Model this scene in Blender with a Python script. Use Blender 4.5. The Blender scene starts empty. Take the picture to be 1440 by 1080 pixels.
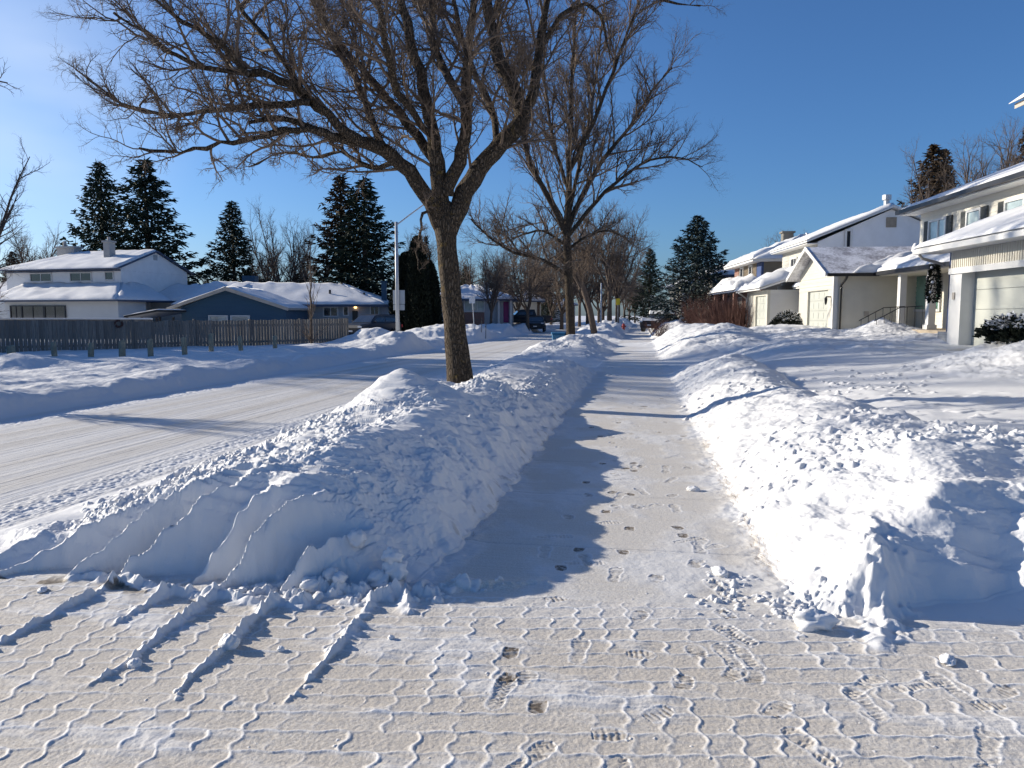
import bpy, math, random
import numpy as np
R = math.radians
rnd = random.Random(7)
sc = bpy.context.scene
col = sc.collection
FPX, YAW, PITCH = 1060.0, R(9.64), math.atan(97/1060)
EYE = 1.6

# ------------------------------------------------------------------ frames
def ray(px, py):
    x = (px-720)/FPX; y = -(py-540)/FPX
    f = math.cos(PITCH)+y*math.sin(PITCH); z = -math.sin(PITCH)+y*math.cos(PITCH)
    return x/f, z/f
def cam2w(lat, f):
    s, c = math.sin(YAW), math.cos(YAW)
    return lat*c-f*s, f*c+lat*s
def G(px, py, z=0.0):                       # ground point seen at a pixel, at height z
    l, zz = ray(px, py); f = (z-EYE)/zz
    return cam2w(l*f, f)
def P(px, py, f):                           # point at forward distance f
    l, zz = ray(px, py); X, Y = cam2w(l*f, f)
    return (X, Y, EYE+zz*f)
def PC(px, py, f):                          # same in the camera-aligned frame (lat, f, z)
    l, zz = ray(px, py); return (l*f, f, EYE+zz*f)
FW, FH, FC = 0.0, YAW-R(4.48), YAW          # world, right-hand houses, view-aligned frames
def rot2(a, x, y): return x*math.cos(a)-y*math.sin(a), x*math.sin(a)+y*math.cos(a)

# ------------------------------------------------------------------ objects
def tag(o, label=None, cat=None, group=None, kind=None):
    if label: o['label'] = label
    if cat: o['category'] = cat
    if group: o['group'] = group
    if kind: o['kind'] = kind
    return o
class Thing:
    def __init__(s, name, label, cat, loc, frame=FW, group=None, rz=0.0):
        s.org = np.array(loc, float); s.frame = frame
        o = bpy.data.objects.new(name, None); col.objects.link(o); o.empty_display_size = .3
        x, y = rot2(frame, loc[0], loc[1])
        o.location = (x, y, loc[2]); o.rotation_euler = (0, 0, frame+rz)
        tag(o, label, cat, group); s.o = o
def mesh_from(name, V, F, mat, smooth=False):
    me = bpy.data.meshes.new(name)
    me.from_pydata([tuple(v) for v in V], [], [tuple(f) for f in F])
    me.materials.append(mat)
    if smooth: me.polygons.foreach_set('use_smooth', [True]*len(me.polygons))
    me.update(); return me
def mesh_np(name, V, tris, mat, smooth=False, k=None):
    """fast mesh: V (n,3), faces (m,k) array"""
    V = np.asarray(V, np.float32); T = np.asarray(tris, np.int32); k = T.shape[1]
    me = bpy.data.meshes.new(name)
    me.vertices.add(len(V)); me.vertices.foreach_set('co', V.ravel())
    me.loops.add(T.size); me.loops.foreach_set('vertex_index', T.ravel())
    me.polygons.add(len(T)); me.polygons.foreach_set('loop_start', np.arange(0, T.size, k, dtype=np.int32))
    try: me.polygons.foreach_set('loop_total', np.full(len(T), k, np.int32))
    except Exception: pass
    if smooth: me.polygons.foreach_set('use_smooth', np.ones(len(T), bool))
    me.materials.append(mat); me.update(calc_edges=True); me.validate(); return me
class MB:
    def __init__(s): s.V = []; s.F = []
    def add(s, V, F):
        b = len(s.V); s.V += [tuple(v) for v in V]; s.F += [tuple(i+b for i in f) for f in F]
    def box(s, x0, x1, y0, y1, z0, z1):
        s.add([(x0,y0,z0),(x1,y0,z0),(x1,y1,z0),(x0,y1,z0),(x0,y0,z1),(x1,y0,z1),(x1,y1,z1),(x0,y1,z1)],
              [(0,3,2,1),(4,5,6,7),(0,1,5,4),(1,2,6,5),(2,3,7,6),(3,0,4,7)])
    def prism(s, poly, a):                   # poly: 3D points, extruded by vector a
        n = len(poly); a = np.array(a)
        s.add([tuple(p) for p in poly]+[tuple(np.array(p)+a) for p in poly],
              [tuple(range(n))[::-1], tuple(range(n, 2*n))]+[(i, (i+1) % n, n+(i+1) % n, n+i) for i in range(n)])
    def tube(s, pts, rad, n=8, cap=True):
        pts = [np.array(p, float) for p in pts]
        if not hasattr(rad, '__len__'): rad = [rad]*len(pts)
        b = len(s.V)
        for i, p in enumerate(pts):
            t = pts[min(i+1, len(pts)-1)]-pts[max(i-1, 0)]; t = t/(np.linalg.norm(t)+1e-9)
            u = np.cross(t, (0, 0, 1.0)) if abs(t[2]) < .95 else np.cross(t, (1.0, 0, 0)); u /= np.linalg.norm(u); v = np.cross(t, u)
            for k in range(n):
                a = 2*math.pi*k/n; s.V.append(tuple(p+rad[i]*(math.cos(a)*u+math.sin(a)*v)))
        for i in range(len(pts)-1):
            for k in range(n):
                s.F.append((b+i*n+k, b+i*n+(k+1) % n, b+(i+1)*n+(k+1) % n, b+(i+1)*n+k))
        if cap:
            s.F.append(tuple(b+k for k in range(n))[::-1]); s.F.append(tuple(b+(len(pts)-1)*n+k for k in range(n)))
    def sphere(s, c, r, n=10, m=6):
        V = [(c[0], c[1], c[2]-r[2])]; F = []
        for i in range(1, m):
            t = math.pi*i/m
            for k in range(n):
                a = 2*math.pi*k/n; V.append((c[0]+r[0]*math.sin(t)*math.cos(a), c[1]+r[1]*math.sin(t)*math.sin(a), c[2]-r[2]*math.cos(t)))
        V.append((c[0], c[1], c[2]+r[2]))
        for k in range(n):
            F.append((0, 1+(k+1) % n, 1+k)); F.append((len(V)-1, 1+(m-2)*n+k, 1+(m-2)*n+(k+1) % n))
            for i in range(m-2): F.append((1+i*n+k, 1+i*n+(k+1) % n, 1+(i+1)*n+(k+1) % n, 1+(i+1)*n+k))
        s.add(V, F)
def part(T, name, mb, mat, parent=None, smooth=False, bevel=0, label=None):
    V = np.array(mb.V)-T.org
    me = mesh_from(name, V, mb.F, mat, smooth)
    o = bpy.data.objects.new(name, me); col.objects.link(o); o.parent = parent or T.o
    if bevel:
        m = o.modifiers.new('bevel', 'BEVEL'); m.width = bevel; m.segments = 2; m.limit_method = 'ANGLE'
    if label: o['label'] = label
    return o
def part_me(parent, name, me):
    o = bpy.data.objects.new(name, me); col.objects.link(o); o.parent = parent; return o
def copy_tree(o, parent=None):
    c = o.copy(); col.objects.link(c); c.parent = parent
    for ch in list(o.children): copy_tree(ch, c)
    return c

# ------------------------------------------------------------------ materials
def nodes(name):
    m = bpy.data.materials.new(name); m.use_nodes = True; nt = m.node_tree
    b = nt.nodes['Principled BSDF']; return m, nt, b
def N(nt, t, **kw):
    n = nt.nodes.new(t)
    for k, v in kw.items():
        if k.startswith('i_'): n.inputs[k[2:].replace('_', ' ')].default_value = v
        else: setattr(n, k, v)
    return n
def mixc(nt, fac, a, b):
    n = nt.nodes.new('ShaderNodeMix'); n.data_type = 'RGBA'
    for s, v in ((0, fac), (6, a), (7, b)):
        if hasattr(v, 'default_value') or hasattr(v, 'links'): nt.links.new(v, n.inputs[s])
        else: n.inputs[s].default_value = v if s == 0 else (*v, 1)
    return n.outputs[2]
def ramp(nt, src, p0, p1):
    n = nt.nodes.new('ShaderNodeMapRange'); n.inputs[1].default_value = p0; n.inputs[2].default_value = p1
    n.clamp = True; nt.links.new(src, n.inputs[0]); return n.outputs[0]
def coords(nt, scale=(1, 1, 1), kind='Object'):
    tc = nt.nodes.new('ShaderNodeTexCoord'); mp = nt.nodes.new('ShaderNodeMapping')
    nt.links.new(tc.outputs[kind], mp.inputs[0]); mp.inputs['Scale'].default_value = scale; return mp.outputs[0]
def noise(nt, vec, sc_, det=4, rough=.55):
    n = nt.nodes.new('ShaderNodeTexNoise'); n.inputs['Scale'].default_value = sc_; n.inputs['Detail'].default_value = det
    n.inputs['Roughness'].default_value = rough; nt.links.new(vec, n.inputs['Vector']); return n.outputs[0]
def bump(nt, b, h, strength, dist):
    n = nt.nodes.new('ShaderNodeBump'); n.inputs['Strength'].default_value = strength; n.inputs['Distance'].default_value = dist
    nt.links.new(h, n.inputs['Height']); nt.links.new(n.outputs[0], b.inputs['Normal']); return n
def plain(name, c, rough=.6, var=.12, scale=3, metal=0, bmp=0, spec=.4):
    m, nt, b = nodes(name); v = coords(nt); n = noise(nt, v, scale, 5)
    f = ramp(nt, n, .3, .7)
    o = mixc(nt, f, tuple(x*(1-var) for x in c), tuple(min(1, x*(1+var)) for x in c))
    nt.links.new(o, b.inputs['Base Color']); b.inputs['Roughness'].default_value = rough; b.inputs['Metallic'].default_value = metal
    b.inputs['Specular IOR Level'].default_value = spec
    if bmp:
        n2 = noise(nt, v, scale*12, 4); bump(nt, b, n2, bmp, .02)
    return m
SNOW_C = (.68, .685, .695)
def ground_mat(name, frost, frost2):
    m, nt, b = nodes(name); v = coords(nt)
    a1 = N(nt, 'ShaderNodeAttribute', attribute_name='frost').outputs['Fac']; a2 = N(nt, 'ShaderNodeAttribute', attribute_name='bare').outputs['Fac']
    g = noise(nt, v, 90, 3, .7); g2 = noise(nt, v, 3.2, 5, .6)
    fc = mixc(nt, ramp(nt, g2, .35, .65), frost, frost2)
    fc = mixc(nt, ramp(nt, g, .42, .62), tuple(x*.80 for x in frost), fc)
    c = mixc(nt, a1, SNOW_C, fc)
    bc = mixc(nt, ramp(nt, noise(nt, v, 60, 4), .35, .65), (.13, .105, .08), (.24, .20, .155))
    c = mixc(nt, a2, c, bc)
    nt.links.new(c, b.inputs['Base Color']); b.inputs['Roughness'].default_value = .62; b.inputs['Specular IOR Level'].default_value = .25
    n1 = noise(nt, v, 160, 3, .65); n2 = noise(nt, v, 38, 4, .6)
    ad = N(nt, 'ShaderNodeMath', operation='ADD'); nt.links.new(n1, ad.inputs[0]); nt.links.new(n2, ad.inputs[1])
    bump(nt, b, ad.outputs[0], .55, .004)
    return m
M = {}
M['drive'] = ground_mat('paver_frost', (.62, .565, .49), (.67, .63, .57))
M['walk'] = ground_mat('concrete_frost', (.66, .62, .56), (.69, .67, .63))
M['road'] = ground_mat('road_snow', (.57, .54, .495), (.67, .65, .61))
M['snow'] = ground_mat('snow', (.55, .5, .43), (.6, .56, .5))
def snow_simple():
    m, nt, b = nodes('roof_snow'); v = coords(nt)
    n = noise(nt, v, 4, 5); c = mixc(nt, ramp(nt, n, .35, .7), (.68, .69, .705), (.74, .745, .76))
    nt.links.new(c, b.inputs['Base Color']); b.inputs['Roughness'].default_value = .65
    bump(nt, b, noise(nt, v, 14, 5), .4, .02); return m
M['rsnow'] = snow_simple()
def thin_snow():                      # shingles showing grey through a dusting of snow
    m, nt, b = nodes('dusted_shingles'); v = coords(nt)
    n = noise(nt, v, 9, 6, .7); n2 = noise(nt, coords(nt, (1, 1, 1)), 1.3, 4)
    f = N(nt, 'ShaderNodeMath', operation='ADD'); nt.links.new(n, f.inputs[0]); nt.links.new(n2, f.inputs[1])
    c = mixc(nt, ramp(nt, f.outputs[0], .8, 1.15), (.30, .29, .31), (.8, .8, .83))
    nt.links.new(c, b.inputs['Base Color']); b.inputs['Roughness'].default_value = .8
    bump(nt, b, n, .6, .02); return m
M['dust'] = thin_snow()
def siding(name, c, lap=.12, axis='Z', strength=.8):
    m, nt, b = nodes(name); v = coords(nt)
    sp = N(nt, 'ShaderNodeSeparateXYZ'); nt.links.new(v, sp.inputs[0])
    if axis == 'Z': src = sp.outputs[2]
    else:
        a = N(nt, 'ShaderNodeMath', operation='ADD'); nt.links.new(sp.outputs[0], a.inputs[0]); nt.links.new(sp.outputs[1], a.inputs[1]); src = a.outputs[0]
    d = N(nt, 'ShaderNodeMath', operation='DIVIDE'); nt.links.new(src, d.inputs[0]); d.inputs[1].default_value = lap
    fr = N(nt, 'ShaderNodeMath', operation='FRACT'); nt.links.new(d.outputs[0], fr.inputs[0])
    n = noise(nt, v, 1.5, 4); cc = mixc(nt, ramp(nt, n, .3, .7), tuple(x*.93 for x in c), c)
    nt.links.new(cc, b.inputs['Base Color']); b.inputs['Roughness'].default_value = .5
    inv = N(nt, 'ShaderNodeMath', operation='SUBTRACT'); inv.inputs[0].default_value = 1; nt.links.new(fr.outputs[0], inv.inputs[1])
    bump(nt, b, inv.outputs[0], strength, .02); return m
M['cream'] = siding('cream_siding', (.54, .52, .455))
M['cream_lo'] = plain('cream_board', (.63, .60, .52), .5, .05, 2)
M['white_wall'] = siding('white_siding', (.62, .62, .61), .15)
M['stucco'] = plain('pale_stucco', (.76, .765, .77), .85, .05, 2, bmp=.3)
M['corr'] = siding('ribbed_panel', (.64, .64, .58), .11, 'XY', .9)
M['white'] = plain('white_trim', (.62, .62, .61), .45, .04)
M['door'] = plain('garage_door_paint', (.42, .435, .40), .5, .05, 1.2)
M['dark'] = plain('dark_metal', (.025, .026, .03), .4)
M['black'] = plain('black_paint', (.015, .015, .017), .35)
M['shutter'] = plain('charcoal_shutter', (.05, .055, .055), .6)
M['bluewall'] = siding('blue_siding', (.03, .085, .145), .2)
M['navy'] = plain('navy_panel', (.03, .06, .17), .6)
M['greywall'] = siding('grey_siding', (.36, .38, .40), .18)
M['darkwall'] = plain('dark_stucco', (.17, .16, .14), .85, .1, 2, bmp=.3)
M['oldwood'] = plain('weathered_batten', (.30, .25, .19), .8, .2, 3)
M['fascia'] = plain('beige_fascia', (.42, .38, .33), .6)
M['bluefascia'] = plain('dark_fascia', (.05, .07, .12), .6)
def brick(name, c1, c2, mor):
    m, nt, b = nodes(name); v = coords(nt)
    sp = N(nt, 'ShaderNodeSeparateXYZ'); nt.links.new(v, sp.inputs[0])
    a = N(nt, 'ShaderNodeMath', operation='ADD'); nt.links.new(sp.outputs[0], a.inputs[0]); nt.links.new(sp.outputs[1], a.inputs[1])
    cb = N(nt, 'ShaderNodeCombineXYZ'); nt.links.new(a.outputs[0], cb.inputs[0]); nt.links.new(sp.outputs[2], cb.inputs[1])
    br = N(nt, 'ShaderNodeTexBrick'); nt.links.new(cb.outputs[0], br.inputs['Vector']); br.inputs['Scale'].default_value = 1
    br.inputs['Brick Width'].default_value = .23; br.inputs['Row Height'].default_value = .075; br.inputs['Mortar Size'].default_value = .01
    br.inputs['Color1'].default_value = (*c1, 1); br.inputs['Color2'].default_value = (*c2, 1); br.inputs['Mortar'].default_value = (*mor, 1)
    nt.links.new(br.outputs[0], b.inputs['Base Color']); b.inputs['Roughness'].default_value = .85; return m
M['brick'] = brick('red_brick', (.22, .07, .045), (.16, .06, .04), (.3, .27, .24))
M['brickgrey'] = brick('grey_chimney_brick', (.34, .34, .33), (.28, .28, .28), (.4, .4, .4))
def glass(name, c, rough=.06):
    m, nt, b = nodes(name); v = coords(nt); n = noise(nt, v, 1.1, 3)
    cc = mixc(nt, ramp(nt, n, .4, .6), tuple(x*.6 for x in c), c); nt.links.new(cc, b.inputs['Base Color'])
    b.inputs['Roughness'].default_value = rough; b.inputs['Specular IOR Level'].default_value = .7
    b.inputs['Coat Weight'].default_value = .6; b.inputs['Coat Roughness'].default_value = .03
    return m
M['glass'] = glass('dark_glass', (.03, .035, .045)); M['teal'] = glass('teal_curtain_glass', (.16, .34, .28)); M['pale'] = glass('pale_curtain_glass', (.42, .50, .50))
M['fence'] = None
def wood_boards(name, c, w=.14):
    m, nt, b = nodes(name); v = coords(nt)
    sp = N(nt, 'ShaderNodeSeparateXYZ'); nt.links.new(v, sp.inputs[0])
    d = N(nt, 'ShaderNodeMath', operation='DIVIDE'); nt.links.new(sp.outputs[0], d.inputs[0]); d.inputs[1].default_value = w
    fl = N(nt, 'ShaderNodeMath', operation='FLOOR'); nt.links.new(d.outputs[0], fl.inputs[0])
    wn = N(nt, 'ShaderNodeTexWhiteNoise', noise_dimensions='1D'); nt.links.new(fl.outputs[0], wn.inputs['W'])
    g = noise(nt, coords(nt, (14, 14, 1.2)), 2.2, 5, .65)
    c1 = mixc(nt, wn.outputs[0], tuple(x*.62 for x in c), tuple(x*1.3 for x in c))
    c2 = mixc(nt, ramp(nt, g, .3, .7), tuple(x*.55 for x in c), c1)
    nt.links.new(c2, b.inputs['Base Color']); b.inputs['Roughness'].default_value = .85; bump(nt, b, g, .5, .01); return m
M['fence'] = wood_boards('weathered_fence_boards', (.235, .215, .19))
def bark(name, c, lichen=False, sc_=1):
    m, nt, b = nodes(name); v = coords(nt, (1, 1, .28))
    vo = N(nt, 'ShaderNodeTexVoronoi', feature='DISTANCE_TO_EDGE'); vo.inputs['Scale'].default_value = 26*sc_
    wv = noise(nt, v, 18, 4, .6)
    mx = N(nt, 'ShaderNodeMix', data_type='VECTOR'); 
    add = N(nt, 'ShaderNodeVectorMath', operation='MULTIPLY_ADD'); add.inputs[1].default_value = (.09, .09, .09)
    tc = N(nt, 'ShaderNodeTexNoise'); tc.inputs['Scale'].default_value = 12; nt.links.new(v, tc.inputs['Vector'])
    nt.links.new(tc.outputs['Color'], add.inputs[0]); nt.links.new(v, add.inputs[2]); nt.links.new(add.outputs[0], vo.inputs['Vector'])
    h = ramp(nt, vo.outputs['Distance'], 0, .22)
    c1 = mixc(nt, h, tuple(x*.42 for x in c), c); c1 = mixc(nt, ramp(nt, wv, .3, .75), tuple(x*.7 for x in c), c1)
    if lichen:
        l = noise(nt, coords(nt), 5, 5, .7); c1 = mixc(nt, ramp(nt, l, .6, .72), c1, (.22, .15, .045))
    nt.links.new(c1, b.inputs['Base Color']); b.inputs['Roughness'].default_value = .9; b.inputs['Specular IOR Level'].default_value = .15
    bump(nt, b, h, 1.0, .06); return m
M['bark'] = bark('ash_bark', (.135, .105, .078), True)
M['bark2'] = plain('branch_bark', (.10, .076, .06), .85, .3, 6, spec=.15)
M['twig'] = plain('twig_bark', (.14, .105, .08), .8, .3, 2, spec=.15)
M['fartwig'] = plain('distant_twigs', (.125, .10, .085), .85, .2, .5, spec=.1)
def foliage(name, c1, c2):
    m, nt, b = nodes(name); v = coords(nt)
    n = noise(nt, v, 1.1, 4, .6); n2 = noise(nt, v, 9, 2)
    c = mixc(nt, ramp(nt, n, .35, .68), c1, c2); c = mixc(nt, ramp(nt, n2, .3, .8), tuple(x*.6 for x in c1), c)
    nt.links.new(c, b.inputs['Base Color']); b.inputs['Roughness'].default_value = .75; b.inputs['Specular IOR Level'].default_value = .2; return m
M['spruce'] = foliage('spruce_needles', (.026, .042, .028), (.05, .072, .042))
M['bluespruce'] = foliage('blue_spruce_needles', (.022, .042, .042), (.045, .07, .066))
M['brownspruce'] = foliage('browned_spruce_needles', (.06, .038, .022), (.085, .06, .03))
M['cedar'] = foliage('cedar_needles', (.012, .018, .012), (.022, .03, .018))
M['redtwig'] = plain('red_brown_twigs', (.10, .045, .035), .8, .3, 2)
M['lampmetal'] = plain('galvanised_steel', (.48, .50, .52), .45, .1, 2, metal=.3)
M['grass'] = plain('dry_grass', (.42, .29, .17), .9, .3, 8)
M['post'] = plain('treated_post', (.26, .25, .19), .85, .25, 5, bmp=.4)
M['carblack'] = plain('dark_car_paint', (.012, .014, .02), .4, .05, 1, spec=.4)
M['carblue'] = plain('slate_car_paint', (.02, .027, .042), .4, .05, 1, spec=.4)
M['tyre'] = plain('tyre_rubber', (.015, .015, .015), .8); M['rim'] = plain('alloy_rim', (.3, .3, .32), .4, metal=.6)
M['lens'] = plain('lamp_lens', (.6, .62, .65), .1)
M['bluebin'] = plain('blue_cart_plastic', (.02, .13, .26), .5, .1, 2); M['yellow'] = plain('yellow_sign', (.75, .55, .03), .5); M['red'] = plain('red_paint', (.35, .03, .03), .5)
m_, nt_, b_ = nodes('lit_lamp'); b_.inputs['Base Color'].default_value = (1, .7, .4, 1); b_.inputs['Emission Color'].default_value = (1, .55, .2, 1); b_.inputs['Emission Strength'].default_value = 3.0; M['lit'] = m_
# ------------------------------------------------------------------ snow terrain (one height field, cut into named surfaces)
_rs = np.random.RandomState(11)
_perm = np.concatenate([_rs.permutation(256)]*2).astype(np.int32)
_gx = np.cos(np.linspace(0, 2*np.pi, 256, endpoint=False)).astype(np.float32); _gy = np.sin(np.linspace(0, 2*np.pi, 256, endpoint=False)).astype(np.float32)
def pn(x, y, seed=0):
    x = x+seed*17.31; y = y-seed*9.77
    xi = np.floor(x).astype(np.int32); yi = np.floor(y).astype(np.int32)
    xf = (x-xi).astype(np.float32); yf = (y-yi).astype(np.float32)
    u = xf*xf*xf*(xf*(xf*6-15)+10); v = yf*yf*yf*(yf*(yf*6-15)+10)
    xi &= 255; yi &= 255
    def g(dx, dy):
        h = _perm[_perm[(xi+dx) & 255]+((yi+dy) & 255)]
        return _gx[h]*(xf-dx)+_gy[h]*(yf-dy)
    a = g(0, 0)*(1-u)+g(1, 0)*u; b = g(0, 1)*(1-u)+g(1, 1)*u
    return (a*(1-v)+b*v)*1.5
def fbm(x, y, o=4, seed=0, gain=.5):
    s = 0; a = 1; k = 1
    for i in range(o): s = s+a*pn(x*k, y*k, seed+i*3); a *= gain; k *= 2.03
    return s
def ss(x, a, b):
    t = np.clip((x-a)/(b-a), 0, 1); return t*t*(3-2*t)
def S(d, w, p=2.0):
    t = np.clip(d/w, 0, 1); return 1-(1-t)**p
thd = np.concatenate([np.linspace(-110, -40, 40, endpoint=False), np.linspace(-40, 40, 1240), np.linspace(40, 110, 41)[1:]])
th = np.radians(thd)
rr = list(np.linspace(.25, 2.0, 45, endpoint=False)); r_ = 2.0
while r_ < 42: rr.append(r_); r_ *= 1.0016 if r_ < 9 else 1.0028
while r_ < 190: rr.append(r_); r_ *= 1.012
rr = np.array(rr); NR, NT = len(rr), len(th)
TH, RR = np.meshgrid(th, rr)
LAT = RR*np.sin(TH); FF = RR*np.cos(TH)
X = (LAT*math.cos(YAW)-FF*math.sin(YAW)).astype(np.float32); Y = (FF*math.cos(YAW)+LAT*math.sin(YAW)).astype(np.float32)
del LAT, FF
def gauss(cx, cy, sx, sy=None, a=0.0, p=2):
    sy = sy or sx; c, s = math.cos(a), math.sin(a)
    dx = X-cx; dy = Y-cy; u = (dx*c+dy*s)/sx; v = (-dx*s+dy*c)/sy
    return np.exp(-(u*u+v*v)**(p/2))
# --- base levels
slope_r = np.interp(X, [.75, 2.2, 3.5, 5, 10, 14, 60], [0, .22, .40, .48, .70, .80, .8]).astype(np.float32)
rise = 1+np.clip((Y-22)*.022, 0, .42)
lot = ss(Y, 3.6, 6.5)
base = slope_r*rise*lot
base = base*(1-(1-ss(X, 1.0, 5.0))*ss(Y, 20.5, 22.5)*(1-ss(Y, 26, 28)))
road_m = ss(X, -10.4, -9.9)*(1-ss(X, -5.0, -4.6))
base += -.09*ss(X, -11.2, -9.9)*(1-ss(X, -5.0, -4.5))
base += .08*(1-ss(X, -13.5, -11.0))
# --- main banks
hb = np.zeros_like(X)
wob = fbm(X*.9, Y*.9, 3, 1); wob2 = fbm(X*2.7, Y*2.7, 3, 5)
# left boulevard bank (near)
dsd = (-1.17+.07*wob2-.10*ss(-Y, -5.4, -4.2)) - X
drd = X-(-4.75-.12*wob)
scal = np.interp(X, [-4.8, -3.2, -2.5, -1.9, -1.1], [3.83, 3.98, 4.02, 3.93, 4.10]).astype(np.float32)
dfr = Y-(scal+.04*wob2)
dbk = (22.6+.5*wob)-Y
# scalloped front face: hollows between slanting spurs
_xs = np.array([-5.2, -4.7, -4.15, -3.84, -3.42, -3.12, -2.68, -2.40, -2.03, -1.47, -.8]); _xp = X-.85*(Y-3.92)+.05*pn(X*4, Y*4, 12)+.018*pn(X*13, Y*13, 15)
_ph = np.interp(_xp, _xs, np.arange(len(_xs))).astype(np.float32); _ci = np.floor(_ph); _ph -= _ci; _cd = .75+.4*np.sin(_ci*4.7+1)
hollow = np.power(np.sqrt(np.sin(np.pi*np.clip(_ph, 0, 1))**2+.012)-.05, .75)*_cd*np.interp(X, [-4.7, -3.6, -1.9, -1.3], [.11, .21, .21, .06]).astype(np.float32)
spur = np.exp(-(np.minimum(_ph, 1-_ph)/.15)**2)*(1+.5*pn(X*11, Y*11, 14))
dfr = dfr-hollow*(1-ss(Y, 4.5, 5.1))+.07*spur+.02*pn(X*8, Y*8, 16)
Hc = np.interp(Y, [3.8, 4.6, 5.4, 6.5, 7.6, 8.9, 10.2, 11.5, 13, 15.5, 18, 20, 22.6], [.54, .58, .58, .58, .58, .56, .50, .40, .34, .34, .34, .30, .22]).astype(np.float32)
Hc = Hc*(1-.5*(1-ss(X, -4.6, -2.9)))
topl = ss(np.minimum(dsd, dfr*1.1), .22, .65)
L1b = Hc*S(dsd, .95, 1.8)*S(drd, 2.1, 1.5)*(.66*S(dfr, .46, 1.6)+.34*S(dfr, 1.5, 1.6))*S(dbk, 1.6)
L1b += S(dsd, .9, 2)*S(drd, 1.2)*S(dfr, .5)*( .42*gauss(-2.85, 8.75, .62, .75, .3, 1.4)+.20*gauss(-3.35, 12.15, .45, .5)+.16*gauss(-2.35, 10.6, .7, .6)+.16*gauss(-2.7, 16.6, 1.0, 1.5)
   + .07*gauss(-2.2, 5.4, .4, .9, .1)+.07*gauss(-2.2, 7.0, .4, .4) -.16*gauss(-2.75, 6.9, .38, .26)-.20*gauss(-3.55, 5.75, .42, .24, .2)-.14*gauss(-3.3, 6.7, .35, .22, .2)-.13*gauss(-4.0, 4.95, .4, .25)
   - .17*gauss(-1.95, 9.6, .55, .45)-.12*gauss(-3.0, 10.4, .5, .5)-.10*gauss(-2.2, 12.6, .5, .5)+.12*gauss(-1.9, 19.3, .6, 1.2)+.1*gauss(-3.0, 14.3, .8, .5))
# left banks further on
def bank(x0, x1, y0, y1, H, ws=1.0, seed=0, peaks=()):
    w = .12*fbm(X*.8, Y*.8, 2, seed)
    h = H*S(X-x0+w, ws, 1.9)*S(x1-X+w, ws, 1.9)*S(Y-y0+w*2, 1.3, 1.7)*S(y1-Y+w, 1.3, 1.7)
    m = (h > 0)
    e = S(X-x0, ws)*S(x1-X, ws)*S(Y-y0, .8)*S(y1-Y, .8)
    for (cx, cy, s, a) in peaks: h = h+e*a*gauss(cx, cy, s, s*1.25, 0, 1.6)
    h = h*(1+.35*fbm(X*.45, Y*.45, 3, seed+4))
    return np.clip(h, 0, 3)
LB = [bank(-5.1, -1.15, 25.6, 45, .12, 1.3, 3, ((-2.9, 31.5, 1.5, .62), (-2.3, 39, 1.4, .45), (-2.1, 27.2, .8, .14))),
      bank(-5.1, -1.2, 49, 64, .45, 1.3, 6, ((-3, 55, 1.8, .45), (-2.0, 60, 1.6, .3))),
      bank(-5.1, -1.2, 68, 90, .5, 1.3, 8, ((-3, 74, 2, .5), (-2.5, 84, 2.5, .5))),
      bank(-5.1, -1.2, 94, 140, .6, 1.3, 9, ((-3, 104, 3, .5), (-2.5, 120, 3, .5)))]
# right bank (near)
dsd = X-(.80+.05*wob2+.12*(1-ss(Y, 4.1, 5.0)))
dfr = Y-(np.interp(X, [.8, 1.1, 1.6, 2.2, 3.0, 5], [4.3, 4.08, 4.28, 4.40, 4.55, 4.8]).astype(np.float32)+.04*wob2)
dbk = (21.3+.5*wob)-Y
dout = np.interp(Y, [4, 6, 8, 10, 13, 16, 21], [7.5, 5.0, 3.8, 3.5, 3.2, 3.3, 3.4]).astype(np.float32)+.25*wob-X
Hc = np.interp(Y, [4, 5, 6.5, 8, 10, 13, 16, 19, 21.4], [.58, .60, .58, .56, .54, .54, .55, .54, .42]).astype(np.float32)
topr = ss(np.minimum(dsd*.8, dfr), .25, .75)
_a = S(dsd, 1.35, 1.55); _b = S(dfr, .8, 1.7); _k = .07; _h = np.clip(.5+.5*(_b-_a)/_k, 0, 1); R1b = Hc*(_b*(1-_h)+_a*_h-_k*_h*(1-_h))*S(dbk, 1.6)*S(dout, 1.2, 1.6)
R1b = np.clip(R1b-base*S(dsd, 1.2)*.97, 0, 3)*S(dout, .5)+0
R1b += S(dsd, .9)*S(dfr, .7)*S(dout, 1.0)*(.07*gauss(2.3, 6.3, .9, .7)+.12*gauss(1.8, 16.5, .8, 1.6)+.10*gauss(2.6, 9.6, .5, .4)-.12*gauss(2.75, 5.6, .5, .4, .4)-.08*gauss(1.5, 5.1, .25, .45)+.12*gauss(2.4, 19.0, .7, 1.4)-.06*gauss(1.6, 11.9, .4, .35))
RB = [bank(.65, 4.8, 26.8, 47, .18, 1.5, 13, ((1.9, 30, 1.1, .22), (3.0, 35, 1.8, .16), (2.0, 42, 1.5, .25))),
      bank(.7, 3.6, 51, 70, .5, 1.2, 15, ((2, 56, 1.5, .45), (2.2, 65, 2, .5))),
      bank(.7, 3.4, 74, 130, .6, 1.2, 17, ((2, 80, 2, .6), (2.2, 95, 3, .5)))]
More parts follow.
